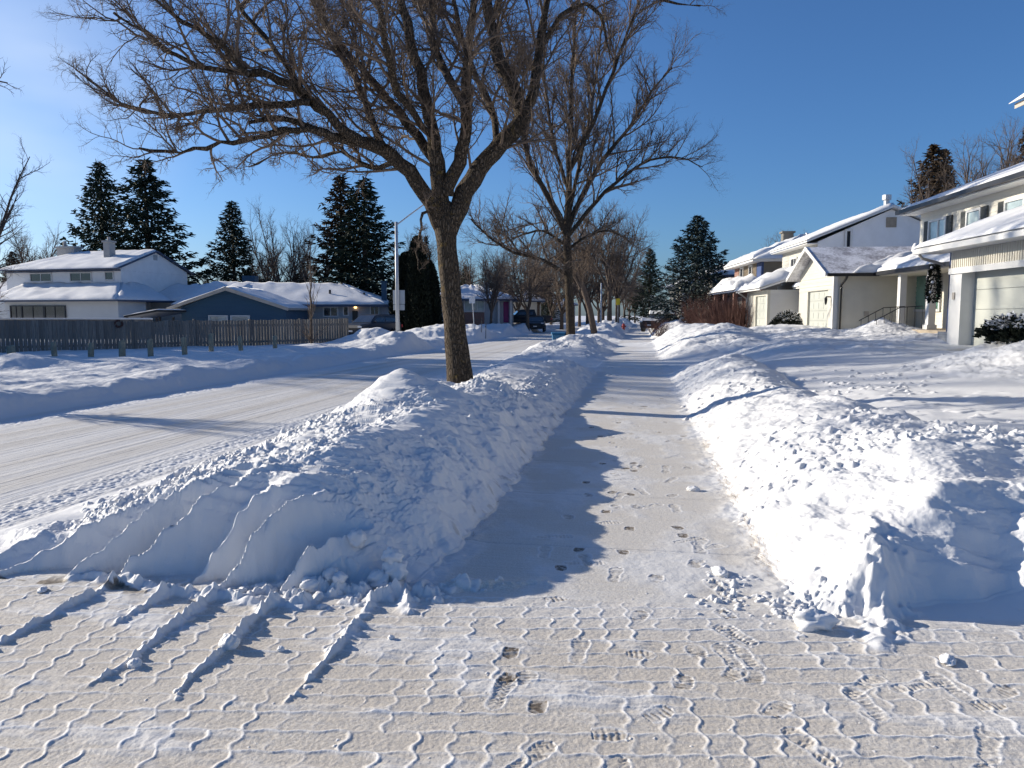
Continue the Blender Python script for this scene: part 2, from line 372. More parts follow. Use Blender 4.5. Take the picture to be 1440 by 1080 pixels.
# yard piles on the right
yard = np.zeros_like(X)
def hp(x, y): return rot2(FH, x, y)
for (px, py, f, s, top, p) in ((1240, 447, 28.5, 1.25, 1.5, 1.2), (1205, 462, 30, 1.8, 1.05, 1.6), (1150, 464, 30, 2.2, 1.05, 1.8), (1090, 462, 34, 2.8, 1.15, 1.8), (1035, 468, 33, 2.4, .88, 1.8), (975, 470, 40, 2.2, .75, 1.8),
      (1300, 477, 24.5, 1.9, .98, 2), (1440, 461, 14.6, 1.15, 1.36, 1.35), (1480, 470, 13.5, 1.6, 1.2, 1.6), (1130, 482, 24, 2.4, .82, 2), (1215, 487, 22.5, 2.2, .8, 2), (1300, 499, 19, 2.0, .68, 2)):
    x, y, z = P(px, py, f)
    bx = float(np.interp(x, [.75, 2.2, 5, 10, 14], [0, .2, .48, .70, .80]))*(1+min(.42, max(0, (y-22)*.022)))
    yard = np.maximum(yard, (top-bx)*gauss(x, y, s, s*1.15, 0, p))
cz = np.ones_like(X)
gx, gy = hp(9.6, 20.6)                               # cleared patch in front of the garage
clear = gauss(gx, gy, 1.5, 2.6, FH, 4)*(1-ss(yard, .08, .2))
# left side of the road: windrow, ridges, lamp pile
far = .27*S(-10.0+.15*wob-X, .8, 1.6)*(1-.45*ss(-X, 11.0, 12.6))
far += .12*np.exp(-((X+11.0+.3*wob)/.4)**2)*ss(Y, 3, 6)*(.4+1.0*fbm(X*.1, Y*.3, 2, 37))
far += .10*np.exp(-((X+13.9+.5*fbm(X*.2, Y*.2, 2, 31))/.8)**2)+.09*np.exp(-((X+12.4+.4*wob)/.4)**2)*(.5+.8*fbm(X*.35, Y*.35, 2, 33))
far *= 1-.6*gauss(-11.5, 47.5, 3, 3.0, 0, 4)
for (px, py, f, s, top) in ((562, 474, 35.0, 1.9, .85), (535, 470, 37.5, 2.0, .9), (598, 477, 36, 1.7, .6), (645, 462, 52, 3.4, 1.05), (605, 470, 47, 2.6, .8), (700, 463, 62, 3.0, .9), (770, 455, 80, 5, 1.0), (30, 515, 20, 1.3, .52), (200, 513, 19, 1.4, .36), (450, 497, 24, 1.6, .42), (745, 462, 70, 2.4, .9)):
    x, y, z = P(px, py, f); far = np.maximum(far, top*gauss(x, y, s, s*1.2, 0, 1.6))
far = far*ss(-X, 9.9, 10.6)*(1+.25*fbm(X*.7, Y*.7, 3, 35))
left_bank = L1b; hb_l = L1b.copy()
for b in LB: hb_l = np.maximum(hb_l, b)
hb_r = R1b.copy()
for b in RB: hb_r = np.maximum(hb_r, b)
hb_r = np.maximum(hb_r, 0); hb_l = np.maximum(hb_l, 0); yard = np.maximum(yard, 0)
# --- texture of the banks
rough_l = ss(L1b, .05, .3)*(1-.96*gauss(-3.1, 8.8, 1.35, 1.0, 0, 5))*(1-.75*gauss(-1.75, 7.0, .7, 2.2, .05, 4))*(1-.7*gauss(-3.3, 12.0, .9, 1.3, 0, 4))*(1-.8*gauss(-3.0, 16.3, 1.1, 2.0, 0, 4))
top_rough = np.clip(rough_l, 0, 1)*(.12+.88*topl)
bankm = ss(hb_l+hb_r+yard, .015, .16)
Z0 = hb_l+hb_r+yard
US = X+Z0*np.where(X < -.2, -np.tanh((X+2.4)/.4), 1.0)*1.2; VS = Y+Z0*1.3
n1 = fbm(US*1.7, VS*1.7, 3, 41); n2 = fbm(US*6, VS*6, 3, 43); n3 = pn(US*17, VS*17, 47)+.7*pn(US*37, VS*37, 49)+.35*pn(US*70, VS*70, 50)
bil = np.abs(pn(US*8.5+.5*n2, VS*8.5, 51)); bil2 = np.abs(pn(US*19, VS*19+.5*n2, 53))
wide = .5+.5*np.clip(fbm(X*.8, Y*.8, 2, 55)*1.8, -1, 1)
rough = np.maximum(top_rough, (.20*ss(hb_r, .05, .3)*wide+.05*ss(hb_r, .02, .2))*(.35+.65*topr)+.35*ss(X, 2.6, 3.4)*ss(hb_r, .03, .12)*(1-ss(X, 3.8, 4.6))); rough = np.maximum(rough, .45*ss(yard, .1, .3)*wide)
rough = np.maximum(rough, ss(hb_l-L1b, .1, .3)*wide)
rmod = .12+.88*ss(fbm(X*1.9, Y*1.9, 3, 57), -.25, .35)
clump = rmod*np.clip(.34-bil, 0, .34)*.085+np.clip(.3-bil2, 0, .3)*.045
pass
tex = bankm*(.05*n1+.010*n2)+rough*(clump+.010*n2+.006*n3)+bankm*.0026*n3+ss(L1b, .02, .12)*(1-topl)*.0045*(pn(US*24, VS*24, 58)+.6*pn(US*48, VS*48, 59))
tongue = np.zeros_like(X)
Z = base+hb_l+hb_r+yard+far+tex
del n1, bil, bil2
farm = ss(far, .03, .15)
Z += farm*(.008*n2+.012*wob2)
# --- snow-blower tongues on the front of the left bank
crumb = []
def polyline_ridge(pts, h, w, sharp=1.4, lumps=60, lr=(.012, .035)):
    global Z
    ws__ = w if hasattr(w, '__len__') else [w]*len(pts); w = ws__[-1]
    pts = [np.array(p[:2]) for p in pts]; hs = h if hasattr(h, '__len__') else [h]*len(pts)
    lo = np.min(pts, 0)-.4; hi = np.max(pts, 0)+.4
    m = (X > lo[0]) & (X < hi[0]) & (Y > lo[1]) & (Y < hi[1]); idx = np.nonzero(m)
    x = X[idx]; y = Y[idx]; best = np.zeros_like(x)
    wv = 1+.7*pn(x*9, y*9, 61)+.4*pn(x*22, y*22, 63); hv_ = np.clip(.85+.6*pn(x*6, y*6, 65)+.45*pn(x*17, y*17, 67), .08, 1.5)
    for a, b, ha, hb_, wa_, wb_ in zip(pts[:-1], pts[1:], hs[:-1], hs[1:], ws__[:-1], ws__[1:]):
        d = b-a; t = np.clip(((x-a[0])*d[0]+(y-a[1])*d[1])/(d@d), 0, 1)
        dist = np.hypot(x-a[0]-t*d[0], y-a[1]-t*d[1])
        best = np.maximum(best, (ha+(hb_-ha)*t)*np.exp(-(dist/((wa_+(wb_-wa_)*t)*wv))**sharp))
        for _ in range(int(lumps*np.linalg.norm(d))):
            q = a+d*rnd.random(); crumb.append((q[0]+rnd.gauss(0, w*.8), q[1]+rnd.gauss(0, w*.8), rnd.uniform(*lr)))
    best = best*hv_; Z[idx] += best; tongue[idx] = np.maximum(tongue[idx], best)
fronts = [[(152, 723, .42), (135, 775, .17), (100, 812, .02)],
 [(237, 723, .46), (207, 756, .3), (167, 806, .06), (85, 858, .01), (0, 905, 0), (-60, 935, 0)],
 [(293, 727, .47), (274, 778, .26), (237, 829, .03), (190, 862, .0), (160, 880, 0)],
 [(363, 734, .47), (348, 782, .27), (305, 826, .05), (230, 890, .0), (185, 930, 0), (125, 965, 0)],
 [(430, 727, .5), (426, 778, .3), (385, 834, .06), (345, 882, .0), (315, 915, 0), (265, 955, 0), (245, 985, 0)],
 [(575, 735, .5), (568, 790, .2), (525, 842, .02), (480, 905, 0), (440, 950, 0), (400, 990, 0)]]
amps = [(.02, .05, .03), (.02, .05, .06, .038, .03, .026), (.02, .05, .055, .028, .010), (.02, .05, .06, .038, .024, .012), (.02, .05, .07, .048, .036, .018, .006), (.02, .05, .05, .03, .015, .005)]
for fr_, am in zip(fronts, amps):
    polyline_ridge([G(a, b, c) for a, b, c in fr_], am, ([.03, .034, .028, .020, .017, .014]+[.012])[:len(am)], 1.5, 24, (.008, .022))
for i in range(0):                                    # scooped hollows between the tongues
    a = fronts[i][1]; b = fronts[i+1][1]; x, y = G((a[0]+b[0])/2+6, (a[1]+b[1])/2+6, .22)
    Z -= .15*gauss(x+.02, y-.0, .13, .3, .35, 2.2)*ss(Z, .02, .2)
polyline_ridge([G(1222, 690, .5), G(1228, 740, .42), G(1245, 800, .2), G(1240, 870, .03), G(1232, 925, 0)], (.0, .07, .10, .06, .0), (.07, .08, .09, .08, .06), 1.9, 4, (.008, .014))
Z += .24*gauss(2.42, 4.42, .30, .26, .3, 2.4)
polyline_ridge([G(635, 828), G(690, 824), G(760, 818)], (.045, .03, .012), .06, 2.5, 20, (.008, .02))
# --- flat surfaces: masks
tot = hb_l+hb_r+yard+far
bankfree = 1-ss(tot, .004, .03)
drv = (1-ss(Y, 4.05, 4.2))*ss(X, -5.0, -4.8)*bankfree
walk = ss(X, -1.35, -1.25)*(1-ss(X, .85, .95))*ss(Y, 4.05, 4.2)*bankfree
roadm = road_m*bankfree
frost = np.zeros_like(X); bare = np.zeros_like(X)
# pavers: raised snow in wavy joints, frosted tops
PC_ = .136; a = R(8.6); u = X*math.cos(a)+Y*math.sin(a); v = -X*math.sin(a)+Y*math.cos(a)
v2 = v+.006*pn(X*6, Y*6, 71)+.006*np.sin(u*2*np.pi/.136+.6)
rowf = v2/.138; row = np.floor(rowf); fv = rowf-row
dh = np.minimum(fv, 1-fv)*.138
odd = (row.astype(np.int32) & 1)
shift = .5*odd+.11*np.sin(row*12.9898)
S_ = .014*np.sin(2*np.pi*fv)+.006*pn(X*9, Y*9, 73)
uu = (u+S_)/PC_; cu = np.round(uu); dv = np.abs(uu-cu)*PC_
hsh = np.sin(cu*12.9898+row*78.233)*43758.5453; hsh = hsh-np.floor(hsh)
pres = np.where(((cu.astype(np.int32)+row.astype(np.int32)) & 1) == 0, .75+.5*hsh, np.where(hsh > .5, .8, .12))
fade = np.clip(.72+1.0*fbm(X*2.2, Y*2.2, 2, 75), .1, 1)
fadeh = np.clip(.78+1.0*fbm(X*2.0+9, Y*3.4, 2, 77), .05, 1)
jw = .0095*(1+.5*pn(X*12, Y*12, 79))
joint = np.maximum(np.exp(-(dv/jw)**2)*fade*np.minimum(pres, 1), np.exp(-(dh/(jw*.85))**2)*fadeh)
sweep = pn(X*5+Y*1.5, Y*30, 81)*.5+pn(X*14+4*pn(X*2, Y*2, 3), Y*70, 83)*.35
patch = .85*ss(fbm(X*1.0+2, Y*2.6, 5, 85)+.25*pn(X*6, Y*26, 86), -.05, .75)
patch = np.maximum(patch, .6*ss(Y, 3.5, 4.05)); patch = np.maximum(patch, .30*ss(X, .2, 1.4))
micro = pn(X*60, Y*60, 87)+.8*pn(X*26, Y*26, 88)
Z += drv*(joint*.0052*(1-.35*patch)+patch*.009+.0018*sweep*(1+2*patch)+.0009*micro+.005*patch*n2)
frost += drv*np.clip(1-.85*joint-.72*patch+.14*sweep, 0, 1)*(1-ss(tongue, .002, .012))
# brown gaps at the foot of the bank
ft = ss(fbm(X*3.2, Y*6, 3, 89), .30, .42)*np.exp(-((Y-3.84-.05*pn(X*3, Y*0, 2))/.10)**2)*(1-ss(X, -1.9, -1.6))*ss(X, -4.2, -3.9)
ft += .8*ss(fbm(X*3.2+3, Y*6, 3, 91), .34, .44)*np.exp(-((Y-4.12)/.12)**2)*ss(X, 1.5, 1.7)
bare += drv*np.clip(ft, 0, 1)
# sidewalk
ws_ = pn(X*1.6, Y*46, 93)*.6+pn(X*4, Y*95, 95)*.4
wp = np.clip(ss(fbm(X*1.6+5, Y*1.1, 5, 97), -.25, .6)+.5*ss(Y, 8, 18), 0, 1)
dj = np.abs((Y-5.1)/1.52-np.round((Y-5.1)/1.52))*1.52
Z += walk*(.0011*ws_+.0035*wp*(1+n2)+.0007*micro-.007*np.exp(-(dj/.009)**2)+.012*ss(np.abs(X+.22), .75, 1.1)*(1+n2))
frost += walk*np.clip(.95-.62*wp+.25*ws_-.5*ss(np.abs(X+.22), .8, 1.08), 0, 1)
# road: packed snow with wheel streaks
rs_ = pn(X*14, Y*.16, 101)*.5+pn(X*31, Y*.3, 103)*.35+pn(X*5, Y*.1, 105)*.5
Z += roadm*(.007*rs_+.0015*pn(X*20, Y*5, 107))
rutl = np.exp(-((X+5.25)/.30)**2)+np.exp(-((X+9.7)/.25)**2)
Z += roadm*rutl*.012*(pn(X*14, Y*14, 109)+.5*pn(X*30, Y*30, 111))
trk = sum(np.exp(-((X-c_-.12*pn(Y*.15, Y*0+c_, 108))/.22)**2) for c_ in (-6.3, -7.0, -8.1, -8.8))
frost += roadm*np.clip(.45+.45*rs_-.5*rutl+.4*trk, 0, 1)
# open snow of the yards: wind ripples
open_ = (1-drv-walk-roadm)*bankfree
Z += open_*(.03*wob+.006*fbm(X*1.3, Y*5, 3, 113)+.02*ss(fbm(X*2, Y*3, 3, 115), .25, .6)*ss(X, 2, 4))
Z -= clear*.02; frost += .9*clear*(1-ss(yard, .03, .1)); bare += .75*clear*ss(fbm(X*.9, Y*.9, 3, 117), -.1, .2)*(1-ss(yard, .03, .1))
dirt = ss(fbm(X*9, Y*9, 3, 119), .42, .6)*ss(tot, .01, .05)*(1-ss(tot, .08, .16))
bare += .35*dirt*(ss(X, .7, .8)*(1-ss(X, 1.2, 1.3))+ss(X, -1.4, -1.3)*(1-ss(X, -1.1, -1.0)))*ss(Y, 4.2, 5)
# --- stamping lumps and footprints
LR = np.log(rr)
def window(x, y, rad):
    f = -x*math.sin(YAW)+y*math.cos(YAW); l = x*math.cos(YAW)+y*math.sin(YAW)
    r = math.hypot(f, l); t = math.atan2(l, f); da = rad/r*1.2
    i0, i1 = np.searchsorted(rr, [r-rad*1.1, r+rad*1.1]); j0, j1 = np.searchsorted(th, [t-da, t+da])
    if i1-i0 < 2 or j1-j0 < 2: return None
    return slice(i0, i1), slice(j0, j1)
def lump(x, y, rad):
    if ((x+3.1)/1.2)**2+((y-8.8)/.95)**2 < 1 or ((x+3.2)/.8)**2+((y-12.2)/1.1)**2 < 1: return
    if rad < .0028*math.hypot(x, y)*1.1 and y > 4.3: return
    w = window(x, y, rad*1.2)
    if w is None: return
    a = rnd.uniform(0, 3.14); e = rnd.uniform(.65, 1); c, s = math.cos(a), math.sin(a)
    dx = X[w]-x; dy = Y[w]-y; d2 = ((dx*c+dy*s)/rad)**2+((-dx*s+dy*c)/(rad*e))**2
    d2 = d2*(1+.35*np.sin(3*np.arctan2(dy, dx)+a*5)); m = d2 < 1
    if not m.any(): return
    h = rad*rnd.uniform(.4, .75)*np.power(np.clip(1-d2, 0, 1), .5)
    Z[w] = Z[w]+np.where(m, h, 0); frost[w] = np.where(m, frost[w]*.15, frost[w]); bare[w] = np.where(m, 0, bare[w])
for q in crumb: lump(*q)
for _ in range(2800):                                   # rubble on the left bank
    x = rnd.uniform(-4.5, -1.5); y = rnd.uniform(4.7, 9.3) if rnd.random() < .8 else rnd.uniform(9.3, 22)
    f_ = .012*(y/4.5)**.5
    if rnd.random() < .35+.65*(math.sin(x*3.1+y)*math.sin(y*2.3-x) > -.1) and not (-2.2 < x and y < 9 and rnd.random() < .8): lump(x, y, min(.06, f_*rnd.lognormvariate(.1, .55)))
for _ in range(300):
    x = rnd.uniform(1.0, 4.5); y = rnd.uniform(4.6, 21)
    lump(x, y, min(.05, .008*(y/4.5)**.6*rnd.lognormvariate(.3, .5)))
for _ in range(500):
    x, y = G(rnd.uniform(1040, 1440), rnd.uniform(575, 640), .55); lump(x, y, rnd.uniform(.015, .045))
for _ in range(150):                                    # crumbs in front of the right bank and at the left corner
    x, y = G(rnd.gauss(1135, 42), rnd.gauss(856, 13)); lump(x, y, rnd.uniform(.006, .024))
for _ in range(220):
    x, y = G(rnd.gauss(500, 80), rnd.gauss(834, 9)); lump(x, y, rnd.uniform(.01, .045))
for _ in range(160):
    x, y = G(rnd.gauss(975, 22), rnd.gauss(700, 18)); lump(x, y, rnd.uniform(.006, .018))
for _ in range(120):
    x, y = G(rnd.gauss(1020, 25), rnd.gauss(830, 14)); lump(x, y, rnd.uniform(.006, .022))
for _ in range(900):
    x = rnd.uniform(-2.6, 2.6); y = rnd.uniform(2.4, 12); lump(x, y, rnd.uniform(.003, .008))
for _ in range(900):                                    # lumps on the yard piles and the farther banks
    x, y = G(rnd.uniform(960, 1330), rnd.uniform(468, 520), .8); lump(x, y, rnd.uniform(.02, .055))
for _ in range(300):
    x, y = G(rnd.uniform(690, 870), rnd.uniform(474, 512), .4); lump(x, y, rnd.uniform(.03, .09))
def boot(px, py, ang, kind=0, L=.29, W=.105, z=0.0, exact=None):
    x, y = exact or G(px, py, z); w = window(x, y, L*.6)
    if w is None: return
    c, s = math.cos(ang), math.sin(ang); dx = X[w]-x; dy = Y[w]-y
    t = (dx*s+dy*c)/L; q = (dx*c-dy*s)/W             # t along, q across
    half = np.interp(t, [-.5, -.42, -.25, -.05, .15, .32, .44, .5], [.0, .33, .37, .30, .44, .47, .33, 0])
    if kind == 2: half = np.where(t > -.12, 0, half*1.05)          # heel only
    if kind == 3: half = np.where(t < .02, 0, half)                 # ball of the foot only
    ins = np.clip((half-np.abs(q))*W/.006, 0, 1)*(1 if kind == 2 else np.clip(.75+1.6*fbm(X[w]*14+px, Y[w]*14, 2, 5), 0, 1))
    rim = np.exp(-((half-np.abs(q))*W/.009)**2)*(half > .02)
    tr = .5+.5*np.sin(t*L/.0135*2*np.pi*.5+2.2*np.abs(q)+(1.5*np.sin(q*16) if kind == 1 else 0))
    Z[w] += -ins*(.0030+.0018*(tr-.5)*2)+rim*.0014
    br = {0: .12, 1: .28, 2: .85, 3: .4}[kind]
    k = ins*np.clip(br*(1.0 if kind == 2 else (1-tr)*1.5)*(.6+.8*(fbm(dx*30, dy*30, 2, int(abs(px))) > -.1)), 0, 1)
    bare[w] = np.maximum(bare[w], k); frost[w] = np.maximum(frost[w], ins*(.75-.4*tr))*(1-.7*rim)
for b in ((1050, 925, -.35, 0), (1030, 895, -.5, 1), (1030, 872, -.45, 3), (1060, 962, .1, 3), (815, 915, .02, 0), (705, 975, .1, 1), (722, 908, 0, 2), (725, 945, .3, 2), (740, 965, -.1, 3), (760, 980, 0, 2),
          (985, 925, -.2, 3), (1290, 965, 1.1, 0), (1370, 995, 1.2, 3), (1140, 1050, -.5, 1), (830, 1033, 1.4, 3), (745, 1068, .5, 1), (960, 970, .1, 3), (880, 920, 1.5, 3),
          (765, 845, 1.2, 3), (1000, 770, .9, 0), (945, 738, -.5, 2), (970, 760, .9, 1), (975, 795, .4, 3), (915, 712, .8, 0), (950, 715, -.1, 0), (985, 765, .2, 0), (853, 716, 0, 2), (825, 676, 0, 2), (818, 768, .15, 2), (787, 793, -.2, 2),
          (848, 650, 0, 2), (862, 650, .1, 3), (845, 612, .05, 2), (832, 600, 0, 2), (838, 588, 0, 3), (800, 730, -.2, 3), (850, 735, 1.3, 0), (780, 755, 1.4, 0), (822, 792, 1.4, 0), (895, 600, .1, 3), (898, 617, 0, 3), (890, 658, 1.0, 2), (882, 692, -.4, 2),
          (966, 660, .2, 3), (962, 615, 0, 3), (958, 618, .4, 0), (945, 643, .8, 0), (868, 592, .5, 0), (860, 560, 0, 3), (905, 575, .2, 3), (850, 545, 0, 2), (930, 560, 0, 2), (878, 675, 1.2, 0), (868, 690, .5, 2), (1010, 828, -.3, 1), (940, 555, 0, 3), (885, 545, .2, 3), (870, 630, .1, 3)):
    boot(*b)
for _ in range(46):                                    # more prints, mostly partial, along the walk
    x = rnd.gauss(.05, .38); y = 4.4+12*rnd.random()**1.5; boot(0, 0, rnd.gauss(0, .25)+(3.14 if rnd.random() < .5 else 0), rnd.choice((0, 1, 2, 3, 3)), exact=(max(-.9, min(.7, x)), y))
for _ in range(14): boot(0, 0, rnd.uniform(-.6, .9), rnd.choice((0, 1, 3)), exact=(rnd.uniform(-.4, 1.9), rnd.uniform(2.5, 4.0)))
polyline_ridge([G(835, 700), G(850, 692), G(862, 680)], -.004, .012, 2, 0)
polyline_ridge([G(818, 895), G(826, 870), G(832, 860)], -.006, .012, 2, 0)
frost = np.clip(frost, 0, 1)*(1-ss(tot, .01, .05)*(1-clear)); bare = np.clip(bare, 0, 1)
# --- sink the rim so the big ground sheet passes below it
Z = Z.astype(np.float32)
def zat(x, y):
    f = -x*math.sin(YAW)+y*math.cos(YAW); l = x*math.cos(YAW)+y*math.sin(YAW)
    i = min(NR-1, np.searchsorted(rr, math.hypot(f, l))); j = min(NT-1, np.searchsorted(th, math.atan2(l, f)))
    return float(Z[i, j])
# --- cut into surfaces
reg = np.zeros(X.shape, np.int8)                     # 0 open snow
reg[(X > -10.0) & (X < -4.75)] = 3
reg[(X >= -4.75) & (Y < 4.12) & (X < 5.2)] = 1
reg[(X >= -1.3) & (X <= .95) & (Y >= 4.12)] = 2
bm = tot > .012
reg[bm & (X <= -.2) & (X > -5.3) & (Y < 23.6)] = 4
reg[bm & (X <= -.2) & (X > -5.3) & (Y >= 23.6)] = 5
reg[bm & (hb_r > .012) & (Y < 22)] = 6
reg[bm & (hb_r > .012) & (Y >= 22)] = 7
reg[bm & (yard > .012) & (hb_r <= .012)] = 8
reg[bm & (far > .012) & (X < -9.8)] = 9
fi = reg[:-1, :-1]
base_idx = np.arange(NR*NT, dtype=np.int64).reshape(NR, NT)
quads = np.stack([base_idx[:-1, :-1], base_idx[:-1, 1:], base_idx[1:, 1:], base_idx[1:, :-1]], -1)
# normals of the full sheet so that seams do not show
ex = np.stack([np.gradient(X, axis=0), np.gradient(Y, axis=0), np.gradient(Z, axis=0)], -1)
ey = np.stack([np.gradient(X, axis=1), np.gradient(Y, axis=1), np.gradient(Z, axis=1)], -1)
NRM = np.cross(ey, ex); NRM /= np.linalg.norm(NRM, axis=-1, keepdims=True)+1e-12
if NRM[NR//2, NT//2, 2] < 0: NRM = -NRM
del ex, ey
XYZ = np.stack([X, Y, Z], -1).reshape(-1, 3)
_q = quads[NR//2, NT//2]; _n = np.cross(XYZ[_q[1]]-XYZ[_q[0]], XYZ[_q[2]]-XYZ[_q[0]])
if _n[2] < 0: quads = quads[:, :, ::-1]
names = {0: ('snow_field', 'snow'), 1: ('driveway', 'drive'), 2: ('sidewalk', 'walk'), 3: ('road', 'road'), 4: ('snow_bank', 'snow'), 5: ('snow_bank', 'snow'), 6: ('snow_bank', 'snow'), 7: ('snow_bank', 'snow'), 8: ('snow_bank', 'snow'), 9: ('snow_bank', 'snow')}
for k, (nm, mt) in names.items():
    q = quads[fi == k]
    if not len(q): continue
    uq, inv = np.unique(q.ravel(), return_inverse=True); q2 = inv.reshape(-1, 4)
    # consistent upward winding
    me = mesh_np(nm, XYZ[uq], q2, M[mt], True)
    if len(me.vertices) == len(uq):
        for an, arr in (('frost', frost), ('bare', bare)):
            at = me.attributes.new(an, 'FLOAT', 'POINT'); at.data.foreach_set('value', arr.ravel()[uq].astype(np.float32))
        me.normals_split_custom_set_from_vertices(NRM.reshape(-1, 3)[uq].astype(np.float32))
    o = bpy.data.objects.new(nm, me); col.objects.link(o); tag(o, kind='structure')
# far ground sheet
mb = MB(); s = 1600
def gs(x): return x
V = []; F = []; n = 40
for i in range(n+1):
    for j in range(n+1):
        x = -s+2*s*i/n; y = -s+2*s*j/n; V.append((x, y, -.2))
for i in range(n):
    for j in range(n): F.append((i*(n+1)+j, (i+1)*(n+1)+j, (i+1)*(n+1)+j+1, i*(n+1)+j+1))
me = mesh_from('ground', V, F, M['rsnow']); o = bpy.data.objects.new('ground', me); col.objects.link(o); tag(o, kind='structure')
print('terrain', NR, NT)
# ------------------------------------------------------------------ trees
def tubes_np(paths, rads, sides):
    """many tubes -> verts, quads; grouped by point count"""
    VV = []; FF_ = []; base = 0; byn = {}
    for p, r in zip(paths, rads): byn.setdefault(len(p), []).append((p, r))
    for n, lst in byn.items():
        A = np.array([p for p, _ in lst]); Rr = np.array([r for _, r in lst])
        T = np.gradient(A, axis=1); T /= np.linalg.norm(T, axis=2, keepdims=True)+1e-9
        ref = np.where(np.abs(T[..., 2:3]) < .9, np.array([0, 0, 1.0]), np.array([1.0, 0, 0]))
        ref = np.broadcast_to(np.where(np.abs(T[:, :1, 2:3]).mean(axis=1, keepdims=True) < .9, np.array([0, 0, 1.0]), np.array([1.0, 0, 0])), A.shape)
        U = np.cross(T, ref); U /= np.linalg.norm(U, axis=2, keepdims=True)+1e-9; W = np.cross(T, U)
        a = np.linspace(0, 2*np.pi, sides, endpoint=False)
        V = A[:, :, None, :]+Rr[:, :, None, None]*(np.cos(a)[None, None, :, None]*U[:, :, None, :]+np.sin(a)[None, None, :, None]*W[:, :, None, :])
        t = len(lst); idx = np.arange(t*n*sides).reshape(t, n, sides)+base
        q = np.stack([idx[:, :-1, :], np.roll(idx, -1, 2)[:, :-1, :], np.roll(idx, -1, 2)[:, 1:, :], idx[:, 1:, :]], -1).reshape(-1, 4)
        VV.append(V.reshape(-1, 3)); FF_.append(q); base += t*n*sides
    return np.concatenate(VV), np.concatenate(FF_)
def vnorm(v): return v/(np.linalg.norm(v)+1e-9)
class Grow:
    def __init__(s, seed): s.r = random.Random(seed); s.big = []; s.mid = []; s.fine = []
    def path(s, p, d, L, r0, n, wig, trop, r1=.3):
        g = s.r.gauss; u = s.r.random; x, y, z = float(p[0]), float(p[1]), float(p[2]); a, b, c = float(d[0]), float(d[1]), float(d[2])
        k = 1/(math.sqrt(a*a+b*b+c*c)+1e-9); a *= k; b *= k; c *= k
        pts = [(x, y, z)]; rd = [r0]; st = L/n
        for i in range(n):
            a += g(0, wig); b += g(0, wig); c += g(0, wig)+trop; k = 1/(math.sqrt(a*a+b*b+c*c)+1e-9); a *= k; b *= k; c *= k
            q = st*(.8+.4*u()); x += a*q; y += b*q; z += c*q; pts.append((x, y, z)); rd.append(r0*(1-(1-r1)*(i+1)/n))
        return pts, rd
    def kids(s, pts, rd, n, ang, L, depth, cfg, t0=.2):
        r = s.r; g = r.gauss; m = len(pts)-1
        for k in range(n):
            t = t0+(1-t0)*(k+r.random())/n; x = t*m; i = min(int(x), m-1); f = x-i
            P0 = pts[i]; P1 = pts[i+1]; p = [P0[j]*(1-f)+P1[j]*f for j in (0, 1, 2)]; d = [P1[j]-P0[j] for j in (0, 1, 2)]
            q = 1/(math.sqrt(d[0]**2+d[1]**2+d[2]**2)+1e-9); d = [v*q for v in d]; w = (g(0, 1), g(0, 1), g(0, 1))
            ax = (d[1]*w[2]-d[2]*w[1], d[2]*w[0]-d[0]*w[2], d[0]*w[1]-d[1]*w[0]); q = 1/(math.sqrt(ax[0]**2+ax[1]**2+ax[2]**2)+1e-9)
            a = math.radians(g(ang, 12)); ca, sa = math.cos(a), math.sin(a)*q
            nd = [d[0]*ca+ax[0]*sa, d[1]*ca+ax[1]*sa, d[2]*ca+ax[2]*sa+cfg['up'][depth]*r.uniform(.3, 1.4)]
            s.branch(p, nd, L*(1-.45*t)*r.uniform(.6, 1.3), min((rd[i]*(1-f)+rd[i+1]*f)*.7, cfg['rad'][depth]), depth, cfg)
    def branch(s, p, d, L, r, depth, cfg):
        n = cfg['seg'][depth]; pts, rd = s.path(p, d, L, r, n, cfg['wig'][depth], cfg['trop'][depth])
        (s.mid if depth == 0 else s.fine).append((pts, rd))
        if depth+1 < len(cfg['n']): s.kids(pts, rd, cfg['n'][depth+1], cfg['ang'][depth+1], L*cfg['len'][depth+1], depth+1, cfg)
    def limb(s, pts, rd, cfg, dens, L, t0=.15):
        """smooth the hand-set limb, then sprout"""
        P_ = [np.array(p, float) for p in pts]; out = []; ro = []
        for i in range(len(P_)-1):
            a = P_[max(i-1, 0)]; b = P_[i]; c = P_[i+1]; d = P_[min(i+2, len(P_)-1)]
            for k in range(3):
                t = k/3; out.append(.5*((2*b)+(c-a)*t+(2*a-5*b+4*c-d)*t*t+(3*b-a-3*c+d)*t**3)+np.array([s.r.gauss(0, .015) for _ in range(3)])*(rd[i] < .2)); ro.append(rd[i]*(1-t)+rd[i+1]*t)
        out.append(P_[-1]); ro.append(rd[-1]); s.big.append((out, ro))
        tot = sum(np.linalg.norm(out[i+1]-out[i]) for i in range(len(out)-1))
        s.kids(out, ro, max(1, int(tot*dens)), cfg['ang'][0], L, 0, cfg, t0)
    def meshes(s, org, name, mb_, mt_, bs=12, ms=5, fs=3):
        def cv(l): return [p for p, _ in l], [r for _, r in l]
        V, F = tubes_np(*cv(s.big), bs); V = V-org; a = mesh_np(name+'_trunk', V, F, mb_, True)
        V, F = tubes_np(*cv(s.mid), ms); V2, F2 = tubes_np(*cv(s.fine), fs)
        b = mesh_np(name+'_crown', np.concatenate([V, V2])-org, np.concatenate([F, F2+len(V)]), mt_, True)
        return a, b
def tree_thing(name, loc, label, cat, tm, cm, group=None, rz=0, sc_=1.0):
    o = bpy.data.objects.new(name, None); col.objects.link(o); o.location = loc; o.rotation_euler = (0, 0, rz); o.scale = (sc_,)*3; tag(o, label, cat, group)
    part_me(o, 'trunk', tm); c = part_me(o, 'crown', cm); return o
